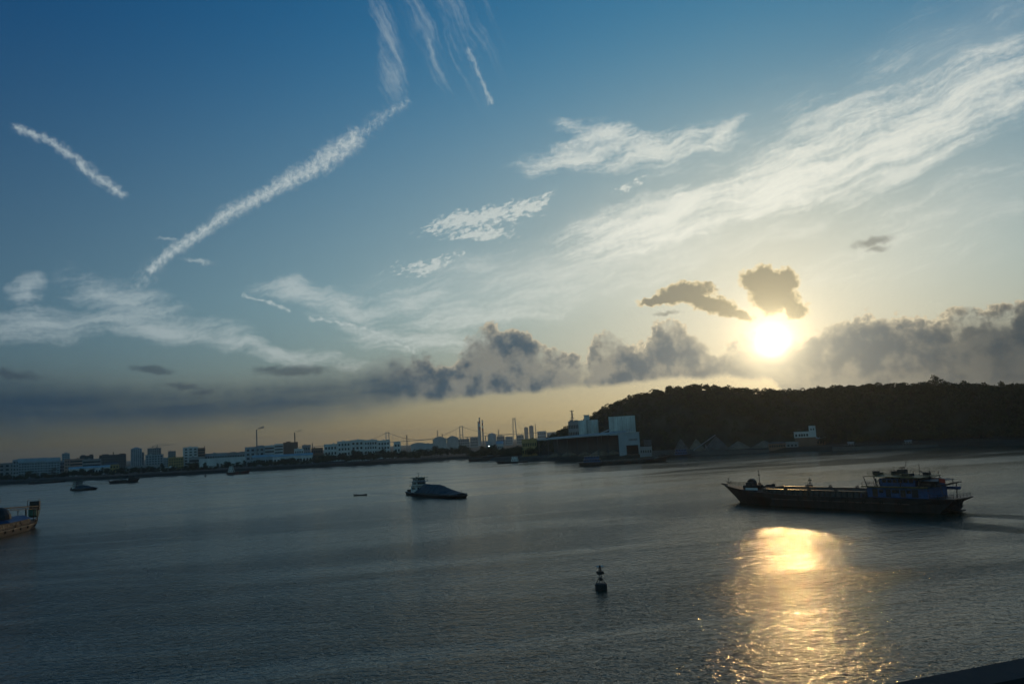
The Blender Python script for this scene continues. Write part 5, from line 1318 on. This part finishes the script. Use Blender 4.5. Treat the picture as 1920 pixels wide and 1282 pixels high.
block(1530, 1546, 818.5, 760, W_BRWN, 'small dim house right of the white lookout building', 1, 3, zb=3.2, roof='gable', roofm=R_GREY, name='house', cat='house')
long_wall(1560, 1760, (838, 833), 700, 668, 'low dark quay wall under the wooded slope', W_DARK)
block(1590, 1600, 828.5, 708, W_GREY, 'tiny pale-roofed hut on the quay under the wood', 1, 2, zb=2.8, roof='gable', name='shed', cat='shed')
block(1697, 1708, 825.5, 690, W_GREY, 'tiny pale-roofed hut further right under the wood', 1, 2, zb=2.8, roof='gable', name='shed', cat='shed')

# ------------------------------------------------------------------ riverside trees
rk = random.Random(77)
for ci in (8, 9, 10):
    for row in (2, 3, 4):
        q = hill_grid[ci][row]
        tree((q.x+rk.uniform(-4, 4), q.y+rk.uniform(-4, 4), q.z-0.8), rk.choice([0, 1, 3]), rk.uniform(0.9, 1.3), rk.uniform(0, 6), 'dark tree on the knoll below the lattice mast', 'trees on the knoll below the mast')
rt = random.Random(21)
def belt(x0, x1, step_, r_off, s0, s1, label, group, line_px):
    px = x0
    while px < x1:
        for (a_, ya), (b_, yb_) in zip(line_px, line_px[1:]):
            if a_ <= px <= b_: y = ya+(yb_-ya)*(px-a_)/(b_-a_)
        q = on_plane(px, y); r0 = sqrt(q.x**2+q.y**2)+rt.uniform(*r_off)
        g = Vector((q.x, q.y, 0)).normalized()*r0
        tree((g.x, g.y, 3.6), rt.choice([0, 1, 1, 2, 3]), rt.uniform(s0, s1), rt.uniform(0, 6), label, group)
        px += step_*rt.uniform(0.6, 1.4)
belt(2, 330, 5.4, (10, 80), 0.65, 1.1, 'dark bushy tree in the riverside row below the left town', 'riverside trees below the left town', left_px)
belt(335, 600, 5.6, (10, 70), 0.7, 1.1, 'dark bushy tree in the riverside row below the chimneys', 'riverside trees below the chimneys', left_px)
belt(600, 880, 4.8, (10, 120), 1.0, 1.5, 'dark full-crowned tree in the thick belt below the white factory', 'thick belt of trees below the white factory', left_px)
belt(900, 1010, 6.0, (20, 110), 0.8, 1.3, 'dark tree at the point between the two banks', 'trees at the point', right_px)
belt(1200, 1560, 22, (60, 95), 0.45, 0.7, 'dark tree at the foot of the hill behind the sand heaps', 'trees behind the sand heaps', right_px)
belt(1545, 1930, 12, (12, 55), 0.7, 1.1, 'dark tree at the water edge under the wooded slope', 'trees at the water edge under the wood', right_px)
for px, py, s_, lab in ((97, 899, 1.35, 'big round tree in front of the pale terrace on the left bank'), (172, 896, 0.95, 'round bush-like tree in front of the low pale shed')):
    q = on_plane(px, py); g = Vector((q.x, q.y, 0)); g = g.normalized()*(g.length+40); tree((g.x, g.y, 3.6), 3, s_, 0.5, lab)

# ------------------------------------------------------------------ the bridge the camera stands on: its parapet crosses the lower right corner
brg = radians(90-71)                      # run of the bridge seen from above
bu = Vector((cos(brg), sin(brg), 0)); bn_ = Vector((-bu.y, bu.x, 0))
q = ray(1800, 1272); dep = 1.42/-q.z; c = Vector((0, 0, H))+q*dep
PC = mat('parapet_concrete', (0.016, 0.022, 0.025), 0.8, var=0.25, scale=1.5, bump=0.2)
ASPH = mat('asphalt', (0.05, 0.05, 0.052), 0.9, var=0.3, scale=4, bump=0.3)
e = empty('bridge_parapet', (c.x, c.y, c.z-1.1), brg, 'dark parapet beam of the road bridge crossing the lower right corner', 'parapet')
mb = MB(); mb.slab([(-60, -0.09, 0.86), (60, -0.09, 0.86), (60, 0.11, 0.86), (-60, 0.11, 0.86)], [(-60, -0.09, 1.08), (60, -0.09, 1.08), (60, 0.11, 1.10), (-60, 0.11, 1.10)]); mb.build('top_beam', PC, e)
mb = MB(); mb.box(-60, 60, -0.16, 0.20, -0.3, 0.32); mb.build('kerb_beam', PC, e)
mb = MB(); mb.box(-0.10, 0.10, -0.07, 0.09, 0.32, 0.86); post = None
for k in range(-14, 15):
    if post is None: post = mb.build('post', PC, e); post.location = (k*2.0+0.7, 0, 0)
    else: share(post, 'post', e, (k*2.0+0.7, 0, 0))
mb = MB(); mb.box(-60, 60, -24, -0.163, -1.6, 0.0); dk = mb.build('bridge_deck', ASPH); dk.location = (c.x, c.y, c.z-1.1-0.0); dk.rotation_euler = (0, 0, brg); tag(dk, kind='structure')
for k, x_ in enumerate((-58, 57)):
    mb = MB(); mb.box(x_-1.5, x_+1.5, -20, -4, -c.z+1.1-2, -1.603)
    pr = mb.build('bridge_pier', PC); pr.location = dk.location; pr.rotation_euler = dk.rotation_euler; tag(pr, kind='structure')

# ------------------------------------------------------------------ haze over the river and the town
mb = MB(); mb.box(-12000, 12000, -420, 12000, -3.0, 208.0)
hz = mb.build('haze', mat('unused', (0.5, 0.5, 0.5)))
hm = bpy.data.materials.new('haze_air'); hm.use_nodes = True; nt = hm.node_tree; nt.nodes.clear()
vo = nt.nodes.new('ShaderNodeVolumePrincipled'); vo.inputs['Color'].default_value = (0.80, 0.86, 0.92, 1); vo.inputs['Density'].default_value = 0.00007; vo.inputs['Anisotropy'].default_value = 0.75
ou = nt.nodes.new('ShaderNodeOutputMaterial'); nt.links.new(vo.outputs[0], ou.inputs['Volume'])
hz.data.materials.clear(); hz.data.materials.append(hm)
tag(hz, 'thin evening haze over the river and the far town', 'haze', kind='stuff')
